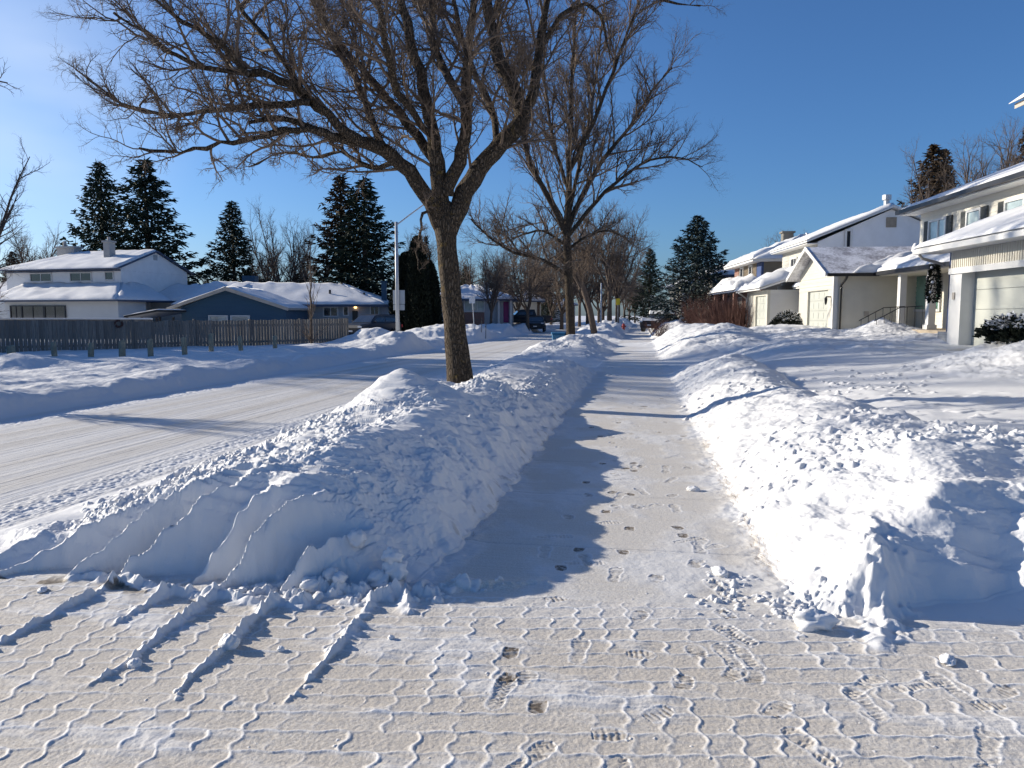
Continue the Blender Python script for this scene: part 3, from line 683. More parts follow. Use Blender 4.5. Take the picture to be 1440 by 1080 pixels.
def PP(l, f0, f1=None):
    f1 = f1 if f1 is not None else f0; n = len(l)-1
    return [P(x, y, f0+(f1-f0)*i/max(n, 1)) for i, (x, y) in enumerate(l)]
# --- the big tree in the near snow bank
cfg1 = dict(n=[0, 10, 7, 4], ang=[48, 45, 48, 50], len=[0, .58, .54, .55], up=[.42, .22, .12, .0], rad=[.030, .013, .008, .0054], seg=[8, 6, 4, 3], wig=[.17, .24, .30, .34], trop=[.03, .03, .0, .0])
g1 = Grow(21); D = 13.4
LM = [([(649, 552), (641, 475), (634, 405), (628, 345), (625, 305), (622, 285)], [.25, .20, .178, .175, .195, .15], D, D, 0, 0),
 ([(622, 322), (606, 285), (574, 242), (540, 212), (505, 200), (470, 192), (430, 176), (395, 166), (350, 172)], [.15, .14, .125, .112, .095, .08, .062, .048, .03], D, 12.3, 2.6, 1.5),
 ([(512, 203), (475, 175), (432, 138), (393, 112), (350, 105), (300, 97), (247, 80), (205, 45), (160, 18)], [.085, .08, .068, .06, .052, .042, .034, .026, .016], 12.7, 11.6, 3.6, 1.6),
 ([(470, 192), (414, 181), (362, 192), (310, 203), (255, 213), (195, 208)], [.055, .05, .042, .034, .025, .014], 12.6, 11.4, 3.8, 1.2),
 ([(440, 148), (385, 148), (312, 153), (240, 162), (170, 145), (110, 100)], [.06, .055, .045, .035, .024, .012], 12.3, 13.2, 3.8, 1.3),
 ([(430, 135), (400, 90), (370, 50), (335, 5), (310, -50)], [.05, .045, .04, .035, .025], 12.3, 12.9, 3.6, 1.5),
 ([(350, 105), (310, 62), (260, 30), (200, -10)], [.04, .034, .026, .016], 11.9, 11.2, 3.8, 1.4),
 ([(540, 212), (520, 160), (500, 110), (470, 60), (450, 0), (440, -60)], [.07, .065, .055, .05, .045, .035], 12.9, 14.4, 3.2, 1.6),
 ([(622, 300), (616, 245), (610, 195), (600, 140), (584, 80), (566, 10), (555, -70)], [.15, .135, .12, .10, .085, .07, .055], D, 13.0, 2.6, 1.6),
 ([(616, 240), (588, 192), (560, 158), (520, 110), (478, 62), (440, 5), (410, -60)], [.09, .085, .078, .068, .056, .045, .03], D, 14.6, 3.0, 1.6),
 ([(627, 278), (645, 228), (655, 180), (655, 120), (661, 60), (668, -20), (672, -90)], [.13, .12, .10, .085, .07, .055, .04], D, 12.4, 2.6, 1.5),
 ([(628, 332), (655, 268), (685, 226), (712, 195), (735, 165), (722, 125), (702, 80), (690, 30), (678, -50)], [.17, .165, .155, .145, .14, .125, .11, .098, .08], D, 13.9, 2.0, 1.5),
 ([(732, 168), (750, 130), (757, 80), (766, 20), (776, -60)], [.10, .09, .078, .065, .05], 13.7, 14.2, 2.6, 1.4),
 ([(757, 70), (790, 22), (825, 5), (848, 30), (856, 75), (862, 95)], [.05, .042, .034, .026, .018, .01], 14.0, 14.4, 3.0, .8),
 ([(690, 30), (720, -20), (790, -40), (870, -25), (930, 0), (985, 8)], [.06, .055, .045, .034, .022, .01], 13.9, 13.0, 2.6, .8),
 ([(612, 296), (596, 300), (590, 330), (586, 355), (592, 385)], [.032, .026, .02, .014, .008], 13.2, 12.6, 3.0, .6),
 ([(610, 195), (560, 130), (545, 60), (530, -20)], [.07, .06, .05, .035], 13.2, 10.8, 3.0, 1.5),
 ([(655, 150), (620, 90), (610, 30), (600, -60)], [.07, .06, .05, .035], 12.8, 15.6, 3.0, 1.5),
 ([(700, 205), (690, 150), (660, 90), (640, 20), (630, -60)], [.075, .065, .055, .045, .03], 13.8, 16.0, 3.0, 1.5),
 ([(560, 228), (520, 235), (480, 215), (440, 222), (400, 215), (350, 235)], [.05, .042, .034, .026, .02, .012], 13.0, 14.5, 4.0, 1.0)]
for pl, rd, f0, f1, dens, L in LM:
    if dens == 0: g1.big.append(([np.array(p) for p in PP(pl, f0, f1)], rd)); continue
    g1.limb(PP(pl, f0, f1), rd, cfg1, dens*1.25, L*1.1)
bx, by = P(649, 545, D)[:2]; bz = zat(bx, by)-.15
# roots flare and refined trunk
tp = [np.array(p) for p in PP(LM[0][0], D)]; tp[0][2] = bz
def refine(tp, rd, k):
    o = []; q = []
    for i in range(len(tp)-1):
        for j in range(k): t = j/k; o.append(tp[i]*(1-t)+tp[i+1]*t); q.append(rd[i]*(1-t)+rd[i+1]*t)
    o.append(tp[-1]); q.append(rd[-1]); return o, q
rtp, rrd = refine(tp, [.262, .20, .180, .175, .20, .15], 10); g1.big[0] = (rtp, rrd)
org1 = np.array((bx, by, bz)); ta, tb = g1.meshes(org1, 'big_tree', M['bark'], M['twig'], 20)
co = np.zeros(len(ta.vertices)*3, np.float32); ta.vertices.foreach_get('co', co); co = co.reshape(-1, 3)
nn = np.zeros_like(co); ta.vertices.foreach_get('normal', nn.ravel())
dd = pn(co[:, 0]*5+co[:, 1]*3, co[:, 2]*2.2+co[:, 1]*4, 7)*.018
nv = np.array([v.normal for v in ta.vertices]); co += nv*dd[:, None]; ta.vertices.foreach_set('co', co.ravel()); ta.update()
T1 = tree_thing('bare_tree', (bx, by, bz), 'large bare tree with a thick brown trunk forking low, standing in the near snow bank', 'tree', ta, tb)
# snow lying on the limbs
sp = []; sr = []
for pts, rd in g1.big[1:]:
    i = 0
    while i < len(pts)-3:
        d = vnorm(pts[i+2]-pts[i])
        if abs(d[2]) < .72 and rnd.random() < .34 and rd[i] > .05:
            k = [pts[i+j]+np.array((0, 0, rd[i+j]*.80)) for j in range(4)]; w = rd[i]*.42
            sp.append([q-org1 for q in k]); sr.append([.003, w, w*.9, .003]); i += 3
        i += 1
for a, b in zip(sp, sr): V, F = tubes_np([a], [b], 8); part_me(T1, 'limb_snow', mesh_np('limb_snow', V, F, M['rsnow'], True))
# --- second tree along the walk
cfg2 = dict(n=[0, 9, 7, 4], ang=[40, 36, 38, 42], len=[0, .6, .56, .5], up=[.45, .3, .15, .05], rad=[.045, .021, .0135, .0105], seg=[6, 5, 4, 2], wig=[.12, .18, .24, .26], trop=[.05, .04, .02, .0])
g2 = Grow(5); D2 = 34.0
for pl, rd, f0, f1, dens, L in [([(803, 478), (801, 420), (799, 370), (797, 320), (800, 250), (802, 190), (804, 120), (808, 50), (812, -30)], [.25, .23, .21, .20, .15, .12, .10, .07, .045], D2, D2, 1.3, 3.4),
 ([(797, 335), (775, 285), (750, 240), (735, 190), (722, 130), (712, 70)], [.16, .14, .12, .09, .07, .05], D2, 32, 1.7, 3.0),
 ([(799, 320), (825, 262), (855, 215), (885, 180), (915, 130), (945, 95)], [.15, .12, .10, .08, .055, .03], D2, 35, 1.7, 2.8),
 ([(800, 330), (840, 282), (875, 250), (915, 225), (955, 222), (988, 235)], [.12, .10, .08, .06, .04, .02], D2, 33, 1.8, 2.2),
 ([(801, 240), (835, 170), (862, 100), (885, 40), (905, -20)], [.12, .10, .08, .06, .04], D2, 32.5, 1.7, 3.0),
 ([(801, 270), (780, 210), (770, 150), (765, 90), (770, 10)], [.11, .09, .07, .055, .04], D2, 36, 1.7, 2.8),
 ([(800, 300), (815, 230), (830, 160), (842, 80), (850, 0)], [.11, .09, .07, .055, .04], D2, 37, 1.7, 2.8),
 ([(796, 385), (765, 366), (725, 356), (690, 335), (662, 308)], [.11, .09, .075, .055, .03], D2, 32, 1.8, 2.2),
 ([(797, 345), (765, 325), (735, 330), (700, 345), (672, 340)], [.08, .06, .05, .035, .02], D2, 36, 1.9, 2.0),
 ([(799, 350), (830, 330), (860, 325), (885, 340)], [.08, .06, .045, .025], D2, 33, 1.9, 1.8)]:
    g2.limb(PP(pl, f0, f1), [q_*.85 for q_ in rd], cfg2, dens*1.7, L*1.05, .3 if len(pl) == 9 else .15)
cfgd = dict(cfg2); cfgd['up'] = [-.5, -.35, -.2, -.1]; cfgd['trop'] = [-.08, -.05, -.03, 0]      # hanging inner twigs
for k in range(26):
    q = np.array(P(rnd.uniform(745, 850), rnd.uniform(300, 372), rnd.uniform(32, 36.5))); g2.branch(q, np.array((rnd.gauss(0, 1), rnd.gauss(0, 1), -.3)), rnd.uniform(1.2, 2.4), .03, 0, cfgd)
x2, y2 = P(803, 470, D2)[:2]; z2 = zat(x2, y2)-.2
a_, b_2 = g2.meshes(np.array((x2, y2, z2)), 'tall_tree', M['bark'], M['twig'], 10, 4, 3)
tree_thing('bare_tree', (x2, y2, z2), 'tall upright bare tree beside the walk, second trunk behind the blue cart', 'tree', a_, b_2)
# --- generic bare trees
def proto(seed, h=11, r=.2, lean=0, spread=1.0, forks=5, fork_z=.28, cfg=None, dens=2.7, Lf=.23, thick=1.0):
    g = Grow(seed); q = random.Random(seed); z1 = h*fork_z
    c = dict(n=[0, 8, 6], ang=[42, 40, 42], len=[0, .55, .5], up=[.4, .25, .1], rad=[.055*thick, .030*thick, .021*thick], seg=[5, 4, 3], wig=[.14, .2, .25], trop=[.05, .04, .0])
    if cfg: c.update(cfg)
    top = np.array((lean*z1, 0, z1)); g.big.append(([np.array((0, 0, -.3)), np.array((lean*z1*.4, 0, z1*.5)), top], [r*1.25, r, r*.9]))
    for k in range(forks):
        a = 2*math.pi*(k+q.random()*.6)/forks; out = spread*(q.uniform(.25, .55) if k else .08); d = vnorm(np.array((math.cos(a)*out, math.sin(a)*out, 1)))
        L = (h-z1)*q.uniform(.75, 1.0); pts = [top-np.array((0, 0, q.uniform(0, .2)*z1))]; rd = [r*.6]
        for i in range(5):
            d = vnorm(d+np.array((q.gauss(0, .1), q.gauss(0, .1), .06))); pts.append(pts[-1]+d*L/5); rd.append(r*.6*(1-.17*(i+1)))
        g.limb(pts, rd, c, dens, h*Lf)
    return g.meshes(np.zeros(3), 'bare_tree%d' % seed, M['bark2'], M['fartwig'], 8, 4, 3)
protos = [proto(31), proto(32, 11, .18, .05, 1.3, 6, .2), proto(33, 11, .17, 0, .8, 5, .15), proto(34, 9, .16, 0, 1.5, 6, .18, dict(up=[-.1, -.15, -.1], trop=[-.05, -.05, -.03]))]
GT = 'bare trees along and behind the street'
def bare(px, py, f, h, k, label, rz=None, z=None):
    X_, Y_, _ = P(px, py, f); z = zat(X_, Y_) if z is None else z; base_h = [11, 11, 11, 9][k]
    return tree_thing('bare_tree', (X_, Y_, z-.1), label, 'tree', protos[k][0], protos[k][1], GT, rz if rz is not None else rnd.uniform(0, 6.28), h/base_h)
lt = proto(41, 12.5, .24, 0, 1.5, 7, .16, dict(n=[0, 8, 6]), 1.7, .19, .65)
tree_thing('bare_tree', (-31.6, 31.2, .1), 'large spreading bare tree at the left edge, branches reaching over the white house', 'tree', lt[0], lt[1], None, .4, .82)
le = proto(44, 9, .19, -.28, 1.1, 7, .42)
q = P(838, 470, 50); tree_thing('bare_tree', (q[0], q[1], zat(q[0], q[1])-.3), 'bare tree with a dark leaning trunk just right of the tall upright tree', 'tree', le[0], le[1], None, 0)
bare(857, 447, 78, 13, 0, 'straight dark bare trunk left of the small yellow sign', 1)
bare(868, 447, 82, 12.5, 1, 'thick dark bare trunk directly beside the small yellow sign', 2)
bare(690, 455, 64, 7.5, 1, 'small multi-stemmed bare tree in front of the brick bungalow', .7)
bare(742, 455, 70, 9, 3, 'bare tree with hanging twigs behind the dark pickup', 1)
bare(757, 448, 90, 9.5, 0, 'bare tree with a dark trunk left of the tall upright tree')
bare(712, 450, 95, 10, 2, 'bare tree rising behind the brick bungalow roof')
bare(655, 445, 105, 10, 1, 'bare tree behind the left end of the brick bungalow')
bare(775, 445, 105, 10, 3, 'twiggy bare tree far down the left side of the street')
bare(815, 445, 110, 12, 0, 'bare tree seen between the tall upright tree and the leaning trunk')
bare(848, 445, 95, 11, 3, 'bushy bare tree right behind the leaning trunk')
bare(878, 443, 130, 12, 2, 'slender bare tree near the far end of the walk')
bare(893, 443, 150, 10, 1, 'small bare tree at the vanishing point of the walk')
bare(905, 443, 170, 11, 0, 'bare tree behind the small dark spruce')
bare(400, 440, 76, 12.2, 2, 'multi-stemmed pale bare tree behind the blue gabled house', 2.3)
bare(425, 440, 80, 11.5, 2, 'pale bare tree left of the paired spruces', .5)
bare(375, 440, 85, 10.5, 0, 'bare tree right of the single spruce behind the left houses', .2)
bare(285, 440, 95, 7.5, 1, 'low bare tree between the twin spruces and the single spruce')
bare(50, 440, 95, 13, 0, 'bare tree behind the left end of the white house roof')
bare(120, 440, 110, 9, 1, 'bare tree behind the roof of the white house')
bare(585, 440, 90, 12.5, 1, 'bare tree behind the street lamp pole')
bare(1093, 440, 95, 12, 1, 'bare round-headed tree above the roof of the dark-fronted house', 1)
bare(1040, 440, 100, 9, 3, 'bare tree above the snowy chimney roof')
bare(1015, 440, 120, 9, 1, 'bare tree right of the blue spruce, far behind')
bare(1335, 440, 62, 14, 2, 'bare tree right of the dark spruces above the right-hand roof')
bare(1385, 440, 55, 15.5, 1, 'wide bare tree above the roof of the shuttered house')
bare(1440, 440, 62, 15, 0, 'bare tree at the right edge above the shuttered house')
for (px, f, h, k, lb) in ((668, 84, 9.5, 3, 'rust-brown bare tree just left of the stone chimney'), (728, 84, 10, 3, 'drooping bare tree over the dark pickup roof'), (748, 96, 12, 1, 'broad bare tree behind the left cart'), (790, 88, 12, 3, 'bushy bare tree directly behind the tall upright trunk'), (826, 92, 13, 2, 'dense bare tree filling the gap right of the tall upright trunk'),
    (842, 120, 13, 3, 'far bushy bare tree right of the leaning trunk'), (700, 120, 11, 0, 'far bare tree above the stone chimney'), (762, 130, 13, 1, 'far bare tree in the middle of the brown tree row'), (870, 105, 12, 3, 'bushy bare tree behind the yellow sign'), (640, 120, 10, 2, 'far bare tree right of the big trunk at roof height'), (803, 140, 14, 0, 'farthest tall bare tree behind the upright trunk'), (885, 170, 13, 3, 'farthest bushy bare tree above the walk')):
    bare(px, 443, f, h, k, lb)
bare(950, 440, 140, 10, 0, 'far bare tree between the two right-hand spruces')
# off-frame trees whose long shadows cross the road and the garage door
for (x, y, h, k, lb) in ((-41, 34.0, 27, 0, 'tall bare yard tree out of view left of the fence'), (-24, 15.2, 5.5, 1, 'bare tree by the road out of view to the left'), (-31, 22, 8, 2, 'slender bare tree out of view behind the fence'), (-12.3, 11.9, 3.0, 1, 'young bare tree out of view in the roadside snow'), (-46, 32, 26, 1, 'second tall bare yard tree out of view to the left')):
    o = tree_thing('bare_tree', (x, y, 0), lb, 'tree', protos[k][0], protos[k][1], GT, x, h/11)
# --- spruces
def spruce(seed, h=10, rb=2.6, n=230, per=46, needle=.17, droop=.28, gap=.0, top=.8):
    q = np.random.RandomState(seed); V = []; mats = []
    for i in range(n):
        t = ((i+q.rand()*.8)/n)**.80; z = h*(.04+.94*t); L = rb*((1-t)**top)*(.58+.60*q.rand())+.12
        if q.rand() < gap: L *= .55
        a = i*2.39996+q.randn()*.25; d = np.array((math.cos(a), math.sin(a))); m = max(8, int(per*L/rb*1.25))
        s = q.rand(m)**.62; r = s*L; zz = z-droop*L*np.sin(s*2.2)*(1-.55*t)+.16*L*s**3+(.25*L*t)*s
        side = q.randn(m)*.125*L*(.35+.9*np.sin(np.clip(s, 0, 1)*2.7)); hang = -np.abs(q.randn(m))*.10
        c = np.stack([d[0]*r-d[1]*side, d[1]*r+d[0]*side, zz+hang], 1)
        out = np.stack([np.full(m, d[0]), np.full(m, d[1]), np.full(m, -.15)], 1)+q.randn(m, 3)*.55; out[:, 2] += q.randn(m)*.1-.1
        out /= np.linalg.norm(out, axis=1, keepdims=True); sd = np.cross(out, q.randn(m, 3)); sd /= np.linalg.norm(sd, axis=1, keepdims=True)+1e-9
        ln = needle*(.7+.8*q.rand(m))[:, None]; w = needle*.30*(.6+.7*q.rand(m))[:, None]
        V.append(np.stack([c-sd*w-out*ln*.3, c+sd*w-out*ln*.3, c+out*ln+sd*w*.3, c+out*ln*1.0-sd*w*.3], 1))
    V = np.concatenate(V).reshape(-1, 3); F = np.arange(len(V)).reshape(-1, 4)
    mb = MB(); mb.tube([(0, 0, -.3), (0, 0, h*.5), (0, 0, h*.985)], [h*.016, h*.009, .015], 8)
    return V, F, mesh_from('spruce_trunk%d' % seed, mb.V, mb.F, M['bark2'])
def spruce_set(seed, mat, **kw):
    V, F, t = spruce(seed, **kw); return t, mesh_np('spruce_crown%d' % seed, V, F, M[mat], False), V
SA = spruce_set(51, 'spruce', n=230, per=60, gap=.15); SB = spruce_set(52, 'spruce', rb=2.2, n=240, per=50, gap=.2, droop=.15)
SBr = spruce_set(53, 'brownspruce', rb=2.3, n=230, per=48, gap=.25, droop=.1); SR = spruce_set(54, 'brownspruce', rb=2.7, n=260, per=60)
SBl = spruce_set(55, 'bluespruce', rb=3.1, n=300, per=80, needle=.15, droop=.12, top=.8)
def spr(px, py, f, h, S_, label, w=1.0, z=None, group='spruces behind the houses'):
    X_, Y_, _ = P(px, py, f); z = zat(X_, Y_)-.2 if z is None else z
    o = tree_thing('spruce_tree', (X_, Y_, z), label, 'spruce', S_[0], S_[1], group, rnd.uniform(0, 6), h/10); o.scale = (h/10*w, h/10*w, h/10); return o
spr(150, 440, 78, 17.3, SA, 'dark green spruce, left one of the twin spruces behind the white house', 1.15)
spr(212, 440, 76, 17.2, SA, 'broader dark green spruce, right one of the twin spruces behind the white house', 1.6)
spr(331, 440, 80, 13.6, SB, 'single narrow spruce between the white house and the blue gable', 1.4)
spr(482, 440, 68, 14.2, SBr, 'brownish spruce left of the green one above the grey bungalow', 1.45)
spr(515, 440, 66, 13.5, SB, 'green spruce right of the browned one above the grey bungalow', 1.75)
spr(22, 440, 90, 9.2, SR, 'low brown-green spruce at the left edge behind the white house', 1.2)
spr(45, 440, 98, 6.8, SBr, 'small brownish spruce behind the left end of the white house', 1.2)
spr(913, 440, 120, 11.8, SB, 'small dark spruce at the end of the walk', 1.4)
spr(655, 440, 100, 8.2, SB, 'dark spruce top behind the brick bungalow', 1.2)
spr(740, 440, 100, 6.0, SA, 'low dark spruce behind the dark pickup', 1.5)
spr(770, 440, 120, 6.2, SA, 'low dark spruce behind the tall upright trunk', 1.7)
spr(1302, 440, 70, 16.4, SR, 'dark brownish spruce, wide one of the pair above the shuttered house', 1.1)
spr(1318, 440, 72, 16.4, SR, 'dark brownish spruce close right of the wide one above the shuttered house', .75)
spr(1428, 440, 70, 18.0, SBr, 'tall thin brown spruce near the right edge above the shuttered house', .6)
spr(600, 440, 75, 9.5, SBr, 'brown-tinted conifer rising behind the dark cedars', .8)
spr(1030, 440, 75, 5.0, SA, 'low dark conifer behind the blue spruce', 1.2)
for (x, y, h) in ((-36, 18, 8.6), (-34, 24, 8.0), (-36, 30, 10.5), (-37.5, 34, 10.8), (-34, 27, 9.4)):  # unseen spruces, added to throw shade on the far bank and road
    tree_thing('spruce_tree', (x, y, 0), 'spruce in the out-of-view row left of the road', 'spruce', SA[0], SA[1], 'spruces behind the houses', x, h/10)
o = spr(978, 452, 61, 9.4, SBl, 'blue spruce with snow on its lower boughs right of the walk', 1.45, .3, None)
# snow on the blue spruce's boughs
Vb = SBl[2].reshape(-1, 4, 3); c = Vb.mean(1); rsq = np.hypot(c[:, 0], c[:, 1]); q = np.random.RandomState(3)
sel = (c[:, 2] < 6) & (rsq > (1-c[:, 2]/10)*1.7) & (fbm(c[:, 0]*1.3+c[:, 2], c[:, 1]*1.3+c[:, 2]*2, 2, 9) > .05) & (q.rand(len(c)) < .7)
Vs = Vb[sel].copy(); cs = Vs.mean(1, keepdims=True); Vs = cs+(Vs-cs)*np.array((.8, .8, .25))+np.array((0, 0, .06)); part_me(o, 'bough_snow', mesh_np('bough_snow', Vs.reshape(-1, 3), np.arange(len(Vs)*4).reshape(-1, 4), M['rsnow']))
# --- dark columnar cedars
def column(seed, h, r):
    q = np.random.RandomState(seed); m = 9000; t = q.rand(m)**.8; a = q.rand(m)*6.283
    R_ = r*np.minimum(1, np.power((1-t), .45)*1.25)*(.85+.15*np.sin(a*5+t*9))*(1-.35*q.rand(m)**2)
    c = np.stack([R_*np.cos(a), R_*np.sin(a), t*h], 1); out = np.stack([np.cos(a)*.5, np.sin(a)*.5, np.full(m, .9)], 1)+q.randn(m, 3)*.35
    out /= np.linalg.norm(out, axis=1, keepdims=True); sd = np.cross(out, q.randn(m, 3)); sd /= np.linalg.norm(sd, axis=1, keepdims=True)
    V = np.stack([c-sd*.06, c+sd*.06, c+out*.26+sd*.02, c+out*.26-sd*.02], 1).reshape(-1, 3)
    mb = MB(); mb.tube([(0, 0, -.2), (0, 0, h*.9)], [.1, .02], 6)
    return mesh_from('cedar_trunk', mb.V, mb.F, M['bark2']), mesh_np('cedar_crown', V, np.arange(m*4).reshape(-1, 4), M['cedar'])
for i, (px, f, h, r, lb) in enumerate(((572, 57, 6.2, 1.25, 'dark columnar cedar just right of the street lamp, left in its row'), (588, 56, 7.3, 1.0, 'tallest of the dark columnar cedars, middle of its row'), (603, 57, 5.6, 1.0, 'dark columnar cedar nearest the big trunk, right in its row'))):
    a_, b_3 = column(60+i, h, r); X_, Y_, _ = P(px, 460, f); tree_thing('cedar', (X_, Y_, -.1), lb, 'cedar', a_, b_3, 'dark cedars by the street lamp')
# --- hedge, small shrubs, sapling
def shrub(seed, h, r, n, mat, wig=.16, rad=.008, kids=4, up=1.0):
    g = Grow(seed); q = random.Random(seed); c = dict(n=[0, kids, 3], ang=[35, 35, 40], len=[0, .55, .5], up=[.3, .2, .1], rad=[rad, rad*.7, rad*.5], seg=[5, 4, 3], wig=[wig, .2, .2], trop=[.03, .02, 0])
    g.big.append(([np.zeros(3)-np.array((0, 0, .2)), np.array((0, 0, .1))], [.03, .02]))
    for k in range(n):
        a = q.uniform(0, 6.28); s_ = q.random()**.5*r*.5; d = np.array((math.cos(a)*q.uniform(.1, .8), math.sin(a)*q.uniform(.1, .8), up)); g.branch(np.array((math.cos(a)*s_, math.sin(a)*s_, 0.)), d, h*q.uniform(.6, 1.05), rad, 0, c)
    return g.meshes(np.zeros(3), 'shrub%d' % seed, M[mat], M[mat], 6, 3, 3)
hed = [shrub(71, 2.3, 1.6, 90, 'redtwig', .1, .016, 5), shrub(72, 1.9, 1.4, 80, 'redtwig', .1, .016, 5)]
for i, (px, py, f, k, s_, lb) in enumerate(((985, 456, 52, 0, 1.0, 'rusty brown leafless bush in front of the blue spruce trunk'), (1005, 458, 48, 1, 1.1, 'rusty brown bush, second in the row right of the blue spruce'), (1025, 458, 46, 0, 1.05, 'rusty brown bush in the middle of the row by the brick front'), (1045, 458, 45, 1, 1.1, 'rusty brown bush, second to last toward the white garage'), (1058, 457, 46, 1, .8, 'smallest rusty bush at the garage end of the row'), (926, 462, 50, 1, .62, 'little red-brown bush at the edge of the walk under the blue spruce'))):
    X_, Y_, _ = P(px, py, f); tree_thing('bush', (X_, Y_, zat(X_, Y_)-.1), lb, 'bush', hed[k][0], hed[k][1], 'rusty bushes beside the blue spruce', i*1.3, s_)
sap = Grow(81); csap = dict(n=[0, 4], ang=[32, 35], len=[0, .5], up=[.5, .2], rad=[.014, .008], seg=[5, 4], wig=[.1, .15], trop=[.04, .02])
sap.limb([(0, 0, -.2), (.03, 0, .8), (0, .02, 1.8), (.06, 0, 3.0), (.04, 0, 4.0)], [.06, .05, .04, .025, .01], csap, 6, 1.5, .2)
for k in range(16): sap.branch(np.array((0., 0., .1)), np.array((rnd.gauss(0, .6), rnd.gauss(0, .6), 1)), rnd.uniform(.6, 1.4), .012, 0, csap)
a_, b_4 = sap.meshes(np.zeros(3), 'sapling', M['bark2'], M['twig'], 6, 4, 3); X_, Y_, _ = P(438, 494, 33.5)
tree_thing('sapling', (X_, Y_, zat(X_, Y_)-.05), 'thin bare sapling with shoots at its base in front of the wooden fence', 'sapling', a_, b_4)
# small evergreen shrubs under snow
def ever(seed, r, h, m=1600, leaf=.07):
    q = np.random.RandomState(seed); a = q.rand(m)*6.283; s = q.rand(m)**.5; c = np.stack([r*s*np.cos(a), r*s*np.sin(a), h*(1-s**2)*(.4+.6*q.rand(m))+.04*q.randn(m)], 1)
    out = c/np.array((r, r, h))+q.randn(m, 3)*.5; out[:, 2] = np.abs(out[:, 2]); out /= np.linalg.norm(out, axis=1, keepdims=True); sd = np.cross(out, q.randn(m, 3)); sd /= np.linalg.norm(sd, axis=1, keepdims=True)
    V = np.stack([c-sd*leaf*.4, c+sd*leaf*.4, c+out*leaf*1.6+sd*leaf*.2, c+out*leaf*1.6-sd*leaf*.2], 1); return V
for i, (px, py, f, r, h, z, lb) in enumerate(((1424, 474, 14.5, .55, .28, 1.22, 'dark evergreen shrub poking out of the snow mound by the right garage'), (1436, 478, 14.2, .5, .3, 1.14, 'dark evergreen shrub at the right frame edge on the same snow mound'), (1108, 450, 38, .9, .8, 1.0, 'dark evergreen shrub at the white house entrance'), (1122, 452, 37, .9, .6, 1.0, 'snow-capped evergreen shrub beside the gabled garage'))):
    V = ever(90+i, r, h); X_, Y_, _ = P(px, py, f); o = bpy.data.objects.new('evergreen_shrub', None); col.objects.link(o); o.location = (X_, Y_, z); tag(o, lb, 'shrub', 'evergreen shrubs by the houses')
    part_me(o, 'foliage', mesh_np('ever_foliage', V.reshape(-1, 3), np.arange(len(V)*4).reshape(-1, 4), M['cedar']))
    c = V.mean(1); sel = (c[:, 2] > h*.45) & (fbm(c[:, 0]*5, c[:, 1]*5, 2, i) > .0); Vs = V[sel]; cs = Vs.mean(1, keepdims=True); Vs = cs+(Vs-cs)*np.array((1.3, 1.3, .4))+np.array((0, 0, .05))
    if len(Vs): part_me(o, 'snow_cap', mesh_np('ever_snow', Vs.reshape(-1, 3), np.arange(len(Vs)*4).reshape(-1, 4), M['rsnow']))
# dry grass showing at the foot of the banks
q = np.random.RandomState(4); V = []
for k in range(1500):
    if k < 1150:
        y = q.choice([4.9, 5.3, 5.8, 6.6, 7.2, 8.0, 9.3])+q.randn()*.16; x = .82+.03*q.randn()
    else: y = 5+q.rand()*9; x = -1.16-.02*q.rand()
    z = zat(x, y); a = q.rand()*6.28; l = .025+.035*q.rand(); d = np.array((math.cos(a)*.8-.3*(x > 0), math.sin(a)*.8, .45)); b = np.array((x, y, z-.004)); s_ = np.array((-d[1], d[0], 0))*.0016
    V += [b-s_, b+s_, b+d*l]
V = np.array(V); o = bpy.data.objects.new('dry_grass', mesh_np('dry_grass', V, np.arange(len(V)).reshape(-1, 3), M['grass'])); col.objects.link(o); tag(o, kind='stuff')
# ------------------------------------------------------------------ houses
def plane(frame, axis, val, px, py):
    """where the pixel's ray meets the plane axis=val of a frame -> (x, y, z) in that frame"""
    l, zz = ray(px, py); wx, wy = cam2w(l, 1.0); x, y = rot2(-frame, wx, wy); f = val/(x if axis == 0 else y)
    return x*f, y*f, EYE+zz*f
def roof_snow(mb, p00, p10, p11, p01, th=.12, n=24, m=8, amp=.03, seed=0, edge=.12):
    """thick rounded snow sheet over a roof plane; p00-p10 is the eave"""
    p = [np.array(q, float) for q in (p00, p10, p11, p01)]; L = np.linalg.norm(p[1]-p[0]); W = np.linalg.norm(p[3]-p[0])
    s = (1-np.cos(np.linspace(0, np.pi, n+1)))/2*.35+np.linspace(0, 1, n+1)*.65; t = (1-np.cos(np.linspace(0, np.pi, m+1)))/2*.5+np.linspace(0, 1, m+1)*.5
    V = []
    for lay in (0, 1):
        for j in t:
            for i in s:
                q = (p[0]*(1-i)+p[1]*i)*(1-j)+(p[3]*(1-i)+p[2]*i)*j
                if lay:
                    d = min(i*L, (1-i)*L, j*W, (1-j)*W+edge); k = math.sqrt(max(0, 1-(1-min(1, d/edge))**2))
                    nz = float(fbm(np.array([i*L*.8+seed*3.3]), np.array([j*W*.8+seed]), 3, seed)[0]); q = q+np.array((0, 0, .012+k*th*(1+nz*amp/.03*.45)))
                V.append(tuple(q+np.array((0, 0, .004))))
    N_ = (n+1)*(m+1); F = []
    for j in range(m):
        for i in range(n):
            a = j*(n+1)+i; F.append((a, a+1, a+n+2, a+n+1)[::-1]); F.append((a+N_, a+1+N_, a+n+2+N_, a+n+1+N_))
    rim = [j for j in range(n+1)]+[(k+1)*(n+1)+n for k in range(m)]+[m*(n+1)+i for i in range(n-1, -1, -1)]+[k*(n+1) for k in range(m-1, 0, -1)]
    for a, b in zip(rim, rim[1:]+rim[:1]): F.append((a, b, b+N_, a+N_))
    mb.add(V, F)
